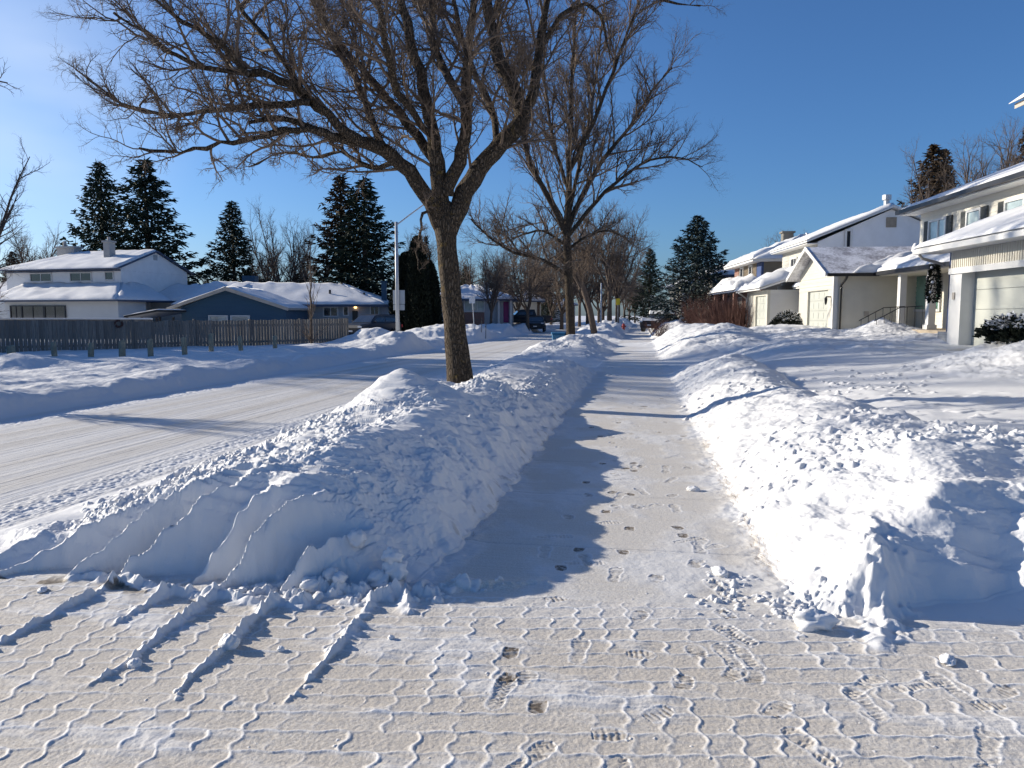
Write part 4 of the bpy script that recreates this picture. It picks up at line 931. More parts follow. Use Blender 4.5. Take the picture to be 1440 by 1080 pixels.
def slab(mb, p00, p10, p11, p01, th=.14):
    P4 = [np.array(q, float) for q in (p00, p10, p11, p01)]; V = [tuple(q) for q in P4]+[tuple(q-np.array((0, 0, th))) for q in P4]
    mb.add(V, [(0, 1, 2, 3), (7, 6, 5, 4), (0, 4, 5, 1), (1, 5, 6, 2), (2, 6, 7, 3), (3, 7, 4, 0)])
def wb(mb, o, u, n, a0, a1, z0, z1, d0, d1):
    """box in wall coordinates: along u, up, out along n"""
    o = np.array(o); u = np.array(u); n = np.array(n); V = []
    for z in (z0, z1):
        for a, d in ((a0, d0), (a1, d0), (a1, d1), (a0, d1)): q = o+u*a+n*d; V.append((q[0], q[1], z))
    mb.add(V, [(0, 3, 2, 1), (4, 5, 6, 7), (0, 1, 5, 4), (1, 2, 6, 5), (2, 3, 7, 6), (3, 0, 4, 7)])
def window(T, o, u, n, a0, a1, z0, z1, mull=(), gl='glass', fr=.06, frm='white', shutters=None, horiz=(), name='window'):
    if a0 > a1: a0, a1 = a1, a0
    mb = MB(); wb(mb, o, u, n, a0-fr, a0, z0-fr, z1+fr, .003, .07); wb(mb, o, u, n, a1, a1+fr, z0-fr, z1+fr, .003, .07)
    wb(mb, o, u, n, a0, a1, z1, z1+fr, .003, .07); wb(mb, o, u, n, a0, a1, z0-fr, z0, .003, .085)
    for t in mull: a = a0+(a1-a0)*t; wb(mb, o, u, n, a-.03, a+.03, z0, z1, .003, .055)
    for t in horiz: z = z0+(z1-z0)*t; wb(mb, o, u, n, a0, a1, z-.015, z+.015, .003, .05)
    f = part(T, name, mb, M[frm]); g = MB(); wb(g, o, u, n, a0+.001, a1-.001, z0+.001, z1-.001, .004, .02); part(T, 'pane', g, M[gl], f)
    if shutters:
        for side in shutters:
            s = MB(); a, b = (a0-fr-.38, a0-fr-.01) if side < 0 else (a1+fr+.01, a1+fr+.38); wb(s, o, u, n, a, b, z0-fr, z1+fr, .003, .045)
            for k in range(9): z = z0+(z1-z0)*(k+.5)/9; wb(s, o, u, n, a+.04, b-.04, z-.03, z+.03, .045, .06)
            part(T, 'shutter', s, M['white' if frm == 'cream' else 'shutter'])
def gdoor(T, o, u, n, a0, a1, z0, z1, rows=4, cols=0, mat='door', depth=-.12):
    mb = MB(); h = (z1-z0)/rows
    for i in range(rows):
        wb(mb, o, u, n, a0, a1, z0+i*h+.006, z0+(i+1)*h-.006, depth-.04, depth)
        for c in range(cols):
            w = (a1-a0)/cols; wb(mb, o, u, n, a0+c*w+.08, a0+(c+1)*w-.08, z0+i*h+.09, z0+(i+1)*h-.09, depth, depth+.012)
    wb(mb, o, u, n, a0, a1, z0, z1, depth-.07, depth-.045); part(T, 'garage_door', mb, M[mat])
def lapwall(mb, x0, x1, y, z0, z1, lap=.14):
    """real lapped boards on a wall facing -y"""
    k = int((z1-z0)/lap); h = (z1-z0)/k
    for i in range(k):
        a = z0+i*h; mb.add([(x0, y-.045, a), (x1, y-.045, a), (x1, y-.002, a+h), (x0, y-.002, a+h), (x0, y, a), (x1, y, a)], [(0, 1, 2, 3), (4, 5, 1, 0)])
def lapwall_x(mb, x, y0, y1, z0, z1, lap=.14):
    """facing -x"""
    k = int((z1-z0)/lap); h = (z1-z0)/k
    for i in range(k):
        a = z0+i*h; mb.add([(x-.018, y0, a), (x-.018, y1, a), (x-.002, y1, a+h), (x-.002, y0, a+h), (x, y0, a), (x, y1, a)], [(3, 2, 1, 0), (0, 1, 5, 4)])
yH = lambda px, x, py=400: plane(FH, 0, x, px, py)[1]
zH = lambda px, py, x: plane(FH, 0, x, px, py)[2]
UX, NX = (0, 1), (-1, 0)            # walls facing the street: along y, out along -x
UY, NY = (1, 0), (0, -1)            # walls facing the viewer: along x, out along -y

# --- R1: shuttered cream house with the near garage and a gabled wing
T = Thing('house', 'two-storey cream house with charcoal shutters, wide white garage door and a long snowy porch roof', 'house', (14, 24, .6), FH)
w = MB(); w.box(13.82, 21, 13, 31.6, 3.3, 5.62); lapwall_x(w, 13.82, 13, 31.6, 3.3, 5.6, .2); w.box(14.42, 21, 13.01, 33, .5, 3.35); lapwall_x(w, 14.42, 23.2, 33, 1.05, 3.3); part(T, 'wall', w, M['cream_lo'])
# garage block
w = MB(); w.box(11.45, 14.41, 16.3, 23.18, .55, 3.5); w.box(11.05, 11.46, 22.53, 23.2, .55, 2.85); w.box(11.05, 11.46, 16.3, 17.2, .55, 2.85); part(T, 'garage_wall', w, M['white'])
w = MB(); w.box(11.05, 11.46, 16.31, 23.19, 2.86, 3.62)
for k in range(62): y = 16.36+k*.11; w.box(11.03, 11.05, y, y+.05, 2.95, 3.6)
part(T, 'ribbed_gable_panel', w, M['cream_lo'])
w = MB(); w.box(11.0, 11.05, 16.9, 23.21, 2.78, 2.95); part(T, 'door_header', w, M['white'])
gdoor(T, (11.43, 0), UX, NX, 17.2, 22.53, .66, 2.86, 4, 0, 'door', -.02+.04)
w = MB(); w.box(11.42, 11.46, 23.2, 24.05, 1.1, 3.5); w.box(11.2, 11.45, 23.2, 23.32, 1.1, 3.5); part(T, 'corner_panel', w, M['navy'])
w = MB(); w.box(11.18, 11.5, 23.19, 24.06, .5, 1.1); part(T, 'stone_base', w, M['brickgrey'])
w = MB(); w.box(11.02, 11.05, 22.85, 22.98, 2.05, 2.25); part(T, 'house_number_plate', w, M['fascia'])
e = (10.5, 3.62); t = (13.85, 4.95)
w = MB(); slab(w, (e[0], 24.25, e[1]), (e[0], 15.8, e[1]), (t[0], 15.8, t[1]), (t[0], 24.25, t[1]), .12); w.box(10.5, 11.2, 15.8, 24.2, 3.44, 3.49); part(T, 'garage_roof', w, M['white'])
w = MB(); roof_snow(w, (e[0]-.06, 24.3, e[1]), (e[0]-.06, 15.7, e[1]), (t[0], 15.7, t[1]), (t[0], 24.3, t[1]), .08, 50, 14, .05, 3, .12); part(T, 'garage_roof_snow', w, M['rsnow'], smooth=True)
w = MB(); w.box(10.40, 10.5, 15.8, 24.25, 3.43, 3.57); part(T, 'gutter', w, M['white'])
w = MB(); w.tube([(10.5, 24.0, 3.42), (10.6, 24.0, 3.3), (11.25, 24.1, 3.14), (11.3, 24.12, 3.1)], .045, 8); part(T, 'downpipe', w, M['fascia'])
# upper windows
for (a, b, c, d, mu, sh) in ((1304.5, 1326.5, 294, 330, (.45,), (-1, 1)), (1357, 1374, 286, 316, (), (-1, 1)), (1410, 1452, 266, 300, (.4,), (1, -1))):
    y0, y1 = yH(b, 13.8), yH(a, 13.8); window(T, (13.8, 0), UX, NX, y0, y1, 3.95, 5.15, mu, 'pale', .08, 'white', sh)
# main roof
w = MB(); slab(w, (13.15, 32.1, 5.78), (13.15, 12, 5.78), (17.6, 12, 7.5), (17.6, 32.1, 7.5), .1); slab(w, (17.6, 32.1, 7.5), (17.6, 12, 7.5), (21.6, 12, 6.0), (21.6, 32.1, 6.0), .1); w.box(13.2, 13.82, 12, 32.05, 5.58, 5.62); part(T, 'roof', w, M['white'])
w = MB(); roof_snow(w, (13.16, 32.1, 5.78), (13.16, 12, 5.78), (17.6, 12, 7.5), (17.6, 32.1, 7.5), .07, 40, 8, .04, 5, .1); part(T, 'roof_snow', w, M['rsnow'], smooth=True)
w = MB(); w.box(13.03, 13.15, 12, 32.12, 5.62, 5.77); w.tube([(13.1, 17.9, 5.6), (13.1, 17.9, 5.5), (13.4, 17.9, 5.35), (13.75, 17.9, 5.3), (13.77, 17.9, 4.9)], .05, 8); part(T, 'gutter', w, M['dark'])
# porch
w = MB(); slab(w, (12.6, 33.3, 3.38), (12.6, 23.3, 3.38), (13.8, 23.3, 3.95), (13.8, 33.3, 3.95), .1); slab(w, (13.8, 33.3, 3.95), (13.8, 31.6, 3.95), (15.6, 31.6, 4.6), (15.6, 33.3, 4.6), .1); w.box(12.65, 14.4, 23.3, 32.9, 3.2, 3.24); part(T, 'porch_roof', w, M['cream_lo'])
w = MB(); roof_snow(w, (12.56, 33.6, 3.38), (12.56, 23.3, 3.38), (13.81, 23.3, 3.96), (13.81, 33.6, 3.96), .10, 40, 8, .05, 8, .14); part(T, 'porch_roof_snow', w, M['rsnow'], smooth=True)
w = MB(); w.box(12.50, 12.6, 23.3, 32.6, 3.22, 3.36); part(T, 'porch_gutter', w, M['dark'])
w = MB(); w.box(12.3, 14.4, 23.2, 33.0, .5, 1.08); part(T, 'porch_floor', w, M['oldwood'])
for y in (28.55, 31.0):
    w = MB(); w.box(12.85, 13.1, y-.13, y+.13, 1.25, 3.2); w.box(12.8, 13.15, y-.17, y+.17, 1.08, 1.25); part(T, 'porch_column', w, M['white'], bevel=.01)
for (a, b) in ((1287, 1304.5), (1312.5, 1323)):
    window(T, (14.4, 0), UX, NX, yH(b, 14.4), yH(a, 14.4), zH(1295, 435, 14.4), zH(1295, 388, 14.4), (), 'teal', .1)
for y in (29.0, 30.5):
    w = MB(); z0 = 1.08
    w.tube([(12.9, y, z0+.85), (12.1, y, z0+.8), (11.2, y, z0+.3)], .018, 6)
    for k in range(7): x = 12.9-k*.27; zt = z0+.82 if x > 12.1 else z0+.8-(12.1-x)*.55; w.tube([(x, y, max(.75, z0-(12.3-x)*.4 if x < 12.3 else z0)), (x, y, zt)], .011, 5)
    part(T, 'stair_railing', w, M['dark'])
w = MB(); [w.box(12.3-.3*(k+1), 12.3-.3*k, 28.9, 30.6, .5, 1.0-.16*k) for k in range(3)]; part(T, 'steps', w, M['oldwood'])
# gabled wing
YW0, YW1, YR = 33.02, 37.9, 35.46
w = MB(); w.box(11.2, 16.5, YW0, YW1, .6, 3.4); lapwall(w, 11.2, 14.4, YW0, .75, 3.38, .19)
part(T, 'wing_wall', w, M['cream_lo'])
w = MB(); w.prism([(11.05, YW0, 2.68), (11.05, YW1, 2.68), (11.05, YW1, 3.4), (11.05, YR, 4.5), (11.05, YW0, 3.4)], (.16, 0, 0)); w.box(11.05, 11.19, YW0, 33.75, .6, 2.68); w.box(11.05, 11.19, 36.55, YW1, .6, 2.68)
lapwall_x(w, 11.05, YW0+.02, YW1-.02, 2.7, 3.4, .14)
part(T, 'wing_gable', w, M['cream'])
gdoor(T, (11.15, 0), UX, NX, 33.75, 36.55, .9, 2.68, 4, 4, 'door', .0)
w = MB(); w.box(11.02, 11.2, YW0-.02, YW0+.1, .6, 3.36); part(T, 'corner_board', w, M['white'])
w = MB(); slab(w, (10.55, YW0-.45, 3.33), (16.6, YW0-.45, 3.33), (16.6, YR, 4.66), (10.55, YR, 4.66), .1); slab(w, (16.6, YW1+.45, 3.33), (10.55, YW1+.45, 3.33), (10.55, YR, 4.66), (16.6, YR, 4.66), .1); part(T, 'wing_roof', w, M['dust'])
w = MB()
w.prism([(10.52, YW0-.46, 3.2), (10.52, YW0-.46, 3.36), (10.52, YR, 4.69), (10.52, YW1+.46, 3.36), (10.52, YW1+.46, 3.2), (10.52, YR, 4.5)], (.03, 0, 0)); part(T, 'bargeboard', w, M['white'])
w = MB(); roof_snow(w, (11.6, YW0-.47, 3.34), (14.0, YW0-.47, 3.34), (15.6, YW0+1.6, 4.18), (13.6, YW0+1.2, 4.02), .16, 20, 10, .1, 12, .5); roof_snow(w, (13.9, YW0-.2, 3.44), (15.6, YW0-.2, 3.44), (16.2, YR, 4.66), (15.2, YR, 4.66), .10, 12, 10, .1, 14, .3); part(T, 'wing_roof_snow', w, M['rsnow'], smooth=True)
w = MB(); w.box(10.6, 13.6, YW0-.57, YW0-.45, 3.2, 3.33); part(T, 'wing_gutter', w, M['black'])
w = MB(); w.tube([(11.4, YW0-.5, 3.22), (11.38, YW0-.42, 3.1), (11.3, YW0-.12, 2.85), (11.3, YW0-.1, 2.7), (11.3, YW0-.1, .75)], .05, 8); part(T, 'downpipe', w, M['black'])
w = MB(); y = 33.38; w.box(10.85, 11.04, y-.03, y+.03, 2.35, 2.4); w.tube([(10.85, y, 2.38), (10.85, y, 2.30), (10.85, y, 2.10), (10.85, y, 2.03)], [.015, .065, .045, .015], 6); part(T, 'wall_lamp', w, M['black'])
w = MB(); w.box(12.3, 12.5, YW0-.05, YW0-.02, 1.55, 1.75); part(T, 'vent_cover', w, M['fascia'])
# garland hanging on the corner
V = []; q = np.random.RandomState(8)
for k in range(700):
    t_ = q.rand(); z = 2.0+1.15*t_; r = .12*(.6+.6*math.sin(math.pi*min(1, t_+.1))); a = q.rand()*6.28; c = np.array((11.1+r*math.cos(a), 24.3+r*1.3*math.sin(a), z)); d = vnorm(np.array((math.cos(a), math.sin(a), q.randn()*.6))); s_ = vnorm(np.cross(d, q.randn(3)))*.03
    V += [c-s_, c+s_, c+d*.12]
T2 = Thing('garland', 'evergreen garland with pale baubles hanging at the corner of the near garage', 'garland', (11.1, 24.3, 2.0), FH)
g = MB(); g.V = [tuple(v) for v in V]; g.F = [(i, i+1, i+2) for i in range(0, len(V), 3)]; part(T2, 'foliage', g, M['cedar'])
for (y, z) in ((24.2, 3.05), (24.45, 2.75), (24.2, 2.3), (24.35, 2.15), (24.1, 2.6)):
    g = MB(); g.sphere((10.97, y, z), (.045, .045, .045), 8, 6); part(T2, 'bauble', g, M['lens'], smooth=True)
# --- R0: eave of the next house just enters the frame
T = Thing('house', 'snow-edged roof corner of a house mostly outside the right edge', 'house', (12, 8, .6), FH)
w = MB(); w.box(9.6, 16, 4, 15.0, .4, 5.6); part(T, 'wall', w, M['cream'])
e = plane(FH, 0, 8.9, 1427, 146); w = MB(); slab(w, (8.9, e[1], e[2]), (8.9, 3.5, e[2]), (12.8, 3.5, e[2]+1.5), (12.8, e[1], e[2]+1.5), .1); slab(w, (12.8, e[1], e[2]+1.5), (12.8, 3.5, e[2]+1.5), (16.7, 3.5, e[2]), (16.7, e[1], e[2]), .1); part(T, 'roof', w, M['fascia'])
w = MB(); roof_snow(w, (8.8, e[1]+.03, e[2]), (8.8, 3.5, e[2]), (12.8, 3.5, e[2]+1.5), (12.8, e[1]+.03, e[2]+1.5), .14, 24, 8, .04, 21, .15); part(T, 'roof_snow', w, M['rsnow'], smooth=True)
# --- R2: white house with long gable side
T = Thing('house', 'white two-storey house with a plain grey-shaded gable side and small lit windows', 'house', (14, 41, .9), FH)
w = MB(); w.box(12.6, 20, 40.35, 46.6, .8, 5.35); w.prism([(12.6, 40.35, 5.35), (20, 40.35, 5.35), (16.2, 40.35, 6.95)], (0, 6.25, 0)); part(T, 'wall', w, M['stucco'])
w = MB(); w.box(12.55, 12.6, 40.33, 46.62, 3.2, 5.3); lapwall_x(w, 12.55, 40.33, 46.62, 3.2, 5.3, .18); part(T, 'front_siding', w, M['cream'])
w = MB(); slab(w, (11.95, 47.2, 5.4), (11.95, 40.0, 5.4), (16.2, 40.0, 7.12), (16.2, 47.2, 7.12), .1); slab(w, (16.2, 47.2, 7.12), (16.2, 40.0, 7.12), (20.5, 40.0, 5.35), (20.5, 47.2, 5.35), .1); w.box(11.98, 12.6, 40.05, 47.1, 5.22, 5.26); part(T, 'roof', w, M['white'])
w = MB(); roof_snow(w, (11.9, 47.2, 5.4), (11.9, 40.0, 5.4), (16.2, 40.0, 7.12), (16.2, 47.2, 7.12), .12, 24, 10, .04, 23, .15); roof_snow(w, (20.5, 40, 5.35), (20.5, 47.2, 5.35), (16.2, 47.2, 7.12), (16.2, 40, 7.12), .1, 12, 8, .04, 24, .15); part(T, 'roof_snow', w, M['rsnow'], smooth=True)
w = MB(); w.tube([(16.15, 40.9, 6.9), (16.15, 40.9, 7.5)], .14, 10); w.tube([(16.15, 40.9, 7.5), (16.15, 40.9, 7.75)], .22, 10); part(T, 'flue', w, M['lampmetal'])
w = MB(); w.box(15.95, 16.45, 40.3, 40.36, 6.05, 6.55); part(T, 'gable_vent', w, M['oldwood'])
a = plane(FH, 1, 40.3, 1190, 352); b = plane(FH, 1, 40.3, 1196, 325); window(T, (0, 40.33), UY, NY, a[0], b[0], a[2], b[2], (), 'glass', .1)
for (p0, p1, q0, q1) in ((1112, 1119, 369, 352), (1131, 1139, 364, 345)): window(T, (12.53, 0), UX, NX, yH(p1, 12.5), yH(p0, 12.5), 3.95, 4.75, (.5,), 'glass', .08)
w = MB(); w.box(12.3, 12.59, 38.4, 46.6, .8, 3.3); part(T, 'lower_wall', w, M['cream_lo'])
window(T, (12.28, 0), UX, NX, yH(1132, 12.3), yH(1121.5, 12.3), 1.55, 2.65, (.33, .66), 'glass', .08, 'white', None, (.5,))
w = MB(); w.box(12.2, 12.3, 41.3, 42.1, 1.0, 2.85); part(T, 'entry_door', w, M['darkwall'])
w = MB(); w.box(10.65, 12.3, 41.7, 46.4, .8, 2.95); part(T, 'garage_wall', w, M['white_wall'])
w = MB(); w.box(10.5, 10.65, 41.7, 42.05, .8, 2.95); w.box(10.5, 10.65, 44.3, 46.4, .8, 2.95); w.box(10.5, 10.65, 42.05, 44.3, 2.65, 2.95); part(T, 'garage_front', w, M['cream'])
gdoor(T, (10.6, 0), UX, NX, 42.05, 44.3, 1.0, 2.65, 4, 3, 'door', .0)
w = MB(); slab(w, (9.95, 47.0, 3.02), (9.95, 41.2, 3.02), (12.6, 41.2, 3.9), (12.6, 47, 3.9), .1); slab(w, (11.7, 41.2, 3.06), (11.7, 38.2, 3.06), (12.6, 38.2, 3.4), (12.6, 41.2, 3.4), .1); part(T, 'lower_roof', w, M['white'])
w = MB(); roof_snow(w, (9.85, 47.0, 3.02), (9.85, 41.1, 3.02), (12.6, 41.1, 3.9), (12.6, 47, 3.9), .28, 24, 12, .09, 26, .4); roof_snow(w, (11.6, 41.2, 3.06), (11.6, 38.2, 3.06), (12.6, 38.2, 3.4), (12.6, 41.2, 3.4), .16, 12, 6, .05, 27, .2); part(T, 'lower_roof_snow', w, M['rsnow'], smooth=True)
w = MB(); w.tube([(9.9, 46.0, 2.9), (10.1, 46.2, 2.8), (10.45, 46.3, 2.55), (10.45, 46.3, 1.0)], .05, 6); part(T, 'downpipe', w, M['white'])
# --- R3: dark-fronted brick house
T = Thing('house', 'brick house with weathered board front, navy corner panel and a thick overhanging snow roof', 'house', (14, 50, .9), FH)
w = MB(); w.box(12.15, 21, 49.4, 57.2, .8, 5.05); part(T, 'wall', w, M['darkwall'])
w = MB(); w.box(12.0, 12.15, 50.6, 55.8, 3.4, 5.05)
for k in range(26): w.box(11.97, 12.0, 50.62+k*.2, 50.68+k*.2, 3.4, 5.0)
part(T, 'board_front', w, M['oldwood'])
w = MB(); w.box(12.0, 12.15, 49.4, 50.58, 3.4, 5.05); part(T, 'corner_panel', w, M['navy'])
w = MB(); w.box(12.0, 12.15, 49.4, 57.2, .8, 3.38); part(T, 'brick_front', w, M['brick'])
w = MB(); w.box(11.98, 12.15, 55.85, 57.2, 3.38, 5.05); part(T, 'brick_pier', w, M['brick'])
for (a, b) in ((51.6, 52.4), (54.2, 55.0)): window(T, (11.96, 0), UX, NX, a, b, 3.8, 4.85, (), 'glass', .07)
for (a, b) in ((51.2, 52.8), (54.6, 55.6)): window(T, (12.0, 0), UX, NX, a, b, 1.6, 2.8, (.5,), 'glass', .07)
zc = 5.1; pk = [(15.6, 52.4, 6.75), (15.6, 55, 6.75)]
w = MB(); c4 = [(11.3, 48.8, zc), (20.6, 48.8, zc), (20.6, 57.8, zc), (11.3, 57.8, zc)]
w.add(c4+pk, [(0, 1, 4), (1, 2, 5, 4), (2, 3, 5), (3, 0, 4, 5), (0, 3, 2, 1)]); w.box(11.32, 20.58, 48.82, 57.78, zc-.14, zc-.002); part(T, 'roof', w, M['white'])
w = MB(); roof_snow(w, (11.25, 57.8, zc), (11.25, 48.8, zc), pk[0], pk[1], .22, 24, 12, .06, 31, .3); roof_snow(w, (11.3, 48.75, zc), (20.6, 48.75, zc), pk[0], (15.5, 52.4, 6.75), .2, 24, 12, .06, 32, .3); part(T, 'roof_snow', w, M['rsnow'], smooth=True)
w = MB(); w.box(14.7, 15.4, 54.6, 55.2, 5.9, 7.3); w.box(14.6, 15.5, 54.5, 55.3, 7.3, 7.42); part(T, 'chimney', w, M['darkwall'])
w = MB(); slab(w, (10.5, 59.5, 3.22), (10.5, 49.8, 3.22), (12, 49.8, 3.75), (12, 59.5, 3.75), .12); part(T, 'lower_roof', w, M['bluefascia'])
w = MB(); roof_snow(w, (10.4, 59.5, 3.22), (10.4, 49.8, 3.22), (12, 49.8, 3.75), (12, 59.5, 3.75), .34, 30, 8, .1, 33, .35); part(T, 'lower_roof_snow', w, M['rsnow'], smooth=True)
for y in (51.2, 54.5, 57.8):
    w = MB(); w.box(10.7, 10.95, y, y+.25, .8, 3.1); part(T, 'porch_column', w, M['brick'])
# --- simple far houses
def hiphouse(label, frame, x0, x1, y0, y1, z0, ze, zr, wall, ov=.5, seed=0, wins=(), th=.14, name='house'):
    T = Thing(name, label, 'house', ((x0+x1)/2, (y0+y1)/2, z0), frame)
    w = MB(); w.box(x0, x1, y0, y1, z0, ze); part(T, 'wall', w, M[wall])
    c = [(x0-ov, y0-ov, ze), (x1+ov, y0-ov, ze), (x1+ov, y1+ov, ze), (x0-ov, y1+ov, ze)]; h = min(x1-x0, y1-y0)/2+ov
    if x1-x0 >= y1-y0: pk = [(x0-ov+h, (y0+y1)/2, zr), (x1+ov-h, (y0+y1)/2, zr)]; quads_ = [(c[0], c[1], pk[1], pk[0]), (c[2], c[3], pk[0], pk[1]), (c[3], c[0], pk[0], pk[0]), (c[1], c[2], pk[1], pk[1])]
    else: pk = [((x0+x1)/2, y0-ov+h, zr), ((x0+x1)/2, y1+ov-h, zr)]; quads_ = [(c[3], c[0], pk[0], pk[1]), (c[1], c[2], pk[1], pk[0]), (c[0], c[1], pk[0], pk[0]), (c[2], c[3], pk[1], pk[1])]
    w = MB(); w.box(x0-ov, x1+ov, y0-ov, y1+ov, ze-.16, ze); part(T, 'fascia', w, M['bluefascia'])
    w = MB(); [roof_snow(w, *q, th, 20, 10, .05, seed+i, .25) for i, q in enumerate(quads_)]; part(T, 'roof_snow', w, M['rsnow'], smooth=True)
    for (o, u, n, a0, a1, b0, b1, mu) in wins: window(T, o, u, n, a0, a1, b0, b1, mu, 'glass', .07)
    return T
hiphouse('house with a snowy roof half hidden behind the blue spruce', FH, 12, 20, 66, 75, .9, 5.0, 6.6, 'darkwall', .6, 41, [((12, 0), UX, NX, 68, 70, 3.6, 4.6, ())], .25)
hiphouse('farthest right-hand house, white roof edge beyond the spruces', FH, 12, 20, 84, 94, .9, 5.0, 6.5, 'cream', .6, 44)
# --- L1: white two-storey house left, turned 16 degrees
a16 = R(16.3); FL = YAW-a16
def CL(lat, f): return rot2(a16, lat, f)
T = Thing('house', 'white two-storey house with a dark picture window behind the wooden fence', 'house', (-50, 49, 0), FL)
x0, yf, x1, yb = -56.2, 47.3, -44.9, 54.6; ze = 5.2
w = MB(); w.box(x0, x1, yf, yb, 0, ze); w.prism([(x1-.15, yf, ze), (x1-.15, yb, ze), (x1-.15, (yf+yb)/2, ze+1.45)], (.15, 0, 0)); part(T, 'wall', w, M['stucco'])
ov = .55; ym = (yf+yb)/2; zr = 6.75; z_ = ze-.05
hx = x0+3.6
w = MB(); slab(w, (x0-ov, yf-ov, z_), (x1+.3, yf-ov, z_), (x1+.3, ym, zr), (hx, ym, zr), .1); slab(w, (x1+.3, yb+ov, z_), (x0-ov, yb+ov, z_), (hx, ym, zr), (x1+.3, ym, zr), .1); w.box(x0-ov, x1, yf-ov, yb+ov, z_-.2, z_-.16); part(T, 'roof', w, M['bluefascia'])
w = MB(); roof_snow(w, (x0-ov, yf-ov, z_), (x1+.15, yf-ov, z_), (x1+.15, ym, zr), (hx, ym, zr), .12, 40, 14, .035, 51, .25); roof_snow(w, (x0-ov, yb+ov, z_), (x0-ov, yf-ov, z_), (hx, ym, zr), (hx, ym+.01, zr), .14, 14, 10, .05, 52, .3); part(T, 'roof_snow', w, M['rsnow'], smooth=True)
def WL(T, p0, p1, q0, q1, yy, mu=(), **k):
    a = plane(FL, 1, yy, p0, q1); b = plane(FL, 1, yy, p1, q0); window(T, (0, yy), UY, NY, a[0], b[0], a[2], b[2], mu, 'glass', .08, **k)
WL(T, 44, 72, 385, 395.5, yf, (.5,)); WL(T, 100, 128, 384, 395, yf, (.5,)); WL(T, 149, 159, 383, 393, yf)
# lower wing in front
a = plane(FL, 1, 44.6, 7, 430); b_ = plane(FL, 1, 44.6, 166, 430)
w = MB(); w.box(a[0], b_[0], 44.6, 47.3, 0, 2.65); w.box(x0-4.5, x0, 47.3, 52, 0, 2.65); w.box(x1, x1+8.2, 50.2, 54.6, 0, 2.65); part(T, 'lower_wall', w, M['white_wall'])
for (p0, p1) in ((17, 30), (33, 61), (65, 91)): WL(T, p0, p1, 431, 452, 44.55, (.5,), frm='dark')
ax, bx_ = a[0]-1.2, b_[0]+.5
w = MB(); slab(w, (ax, 44.0, 2.7), (bx_, 44.0, 2.7), (x1, 47.3, 3.95), (ax, 47.3, 3.95), .12); slab(w, (bx_, 44.0, 2.7), (bx_+.01, 49.6, 2.7), (x1+.01, 49.6, 3.9), (x1, 47.3, 3.9), .12)
slab(w, (x1, 49.6, 2.7), (x1+8.9, 49.6, 2.7), (x1+7.4, 53, 4.0), (x1, 53, 4.0), .12); part(T, 'lower_roof', w, M['bluefascia'])
w = MB(); roof_snow(w, (ax, 43.95, 2.7), (bx_, 43.95, 2.7), (x1, 47.3, 3.95), (ax, 47.3, 3.95), .16, 40, 10, .04, 54, .25); roof_snow(w, (bx_, 43.95, 2.7), (bx_+.01, 49.6, 2.7), (x1+.01, 49.6, 3.95), (x1, 47.3, 3.95), .14, 12, 8, .06, 55, .2); roof_snow(w, (x1, 49.55, 2.7), (x1+8.9, 49.55, 2.7), (x1+7.4, 53, 4.0), (x1, 53, 4.0), .16, 24, 10, .06, 56, .3); part(T, 'lower_roof_snow', w, M['rsnow'], smooth=True)
q = plane(FL, 1, ym, 98, 350); w = MB(); w.box(q[0]-.95, q[0]+.85, ym-.4, ym+.4, 6.2, 7.15); w.box(q[0]-1.05, q[0]+.95, ym-.5, ym+.5, 7.15, 7.3); w.tube([(q[0]-.5, ym, 7.3), (q[0]-.5, ym, 7.75)], .14, 8); part(T, 'chimney', w, M['brickgrey'])
q = plane(FL, 1, ym-1.5, 154, 355); w = MB(); w.box(q[0]-.3, q[0]+.3, ym-1.8, ym-1.2, 6, 7.35); w.box(q[0]-.38, q[0]+.38, ym-1.88, ym-1.12, 7.35, 7.5); w.tube([(q[0], ym-1.5, 7.5), (q[0], ym-1.5, 7.8)], .12, 8); part(T, 'chimney', w, M['brickgrey'])
w = MB(); w.box(x1, x1+.04, ym-.2, ym+.2, 6.0, 6.4); part(T, 'gable_vent', w, M['greywall'])
# carport beside it
T = Thing('carport', 'flat dark carport with snow on its edge between the white house and the blue gable', 'carport', (-24, 50, 0), FC)
pa = PC(185, 444, 49); pb = PC(240, 436, 50)
w = MB(); slab(w, (pa[0], 48, pa[2]), (pb[0], 48, pb[2]), (pb[0], 53, pb[2]), (pa[0], 53, pa[2]), .12); part(T, 'roof', w, M['dark'])
w = MB(); roof_snow(w, (pa[0], 48, pa[2]), (pb[0], 48, pb[2]), (pb[0], 53, pb[2]), (pa[0], 53, pa[2]), .08, 12, 6, .03, 61, .1); part(T, 'roof_snow', w, M['rsnow'], smooth=True)
for x in (pa[0]+.1, (pa[0]+pb[0])/2, pb[0]-.1):
    for y in (48.2, 52.7): w = MB(); w.box(x-.06, x+.06, y-.06, y+.06, -.1, 1.45); part(T, 'post', w, M['dark'])
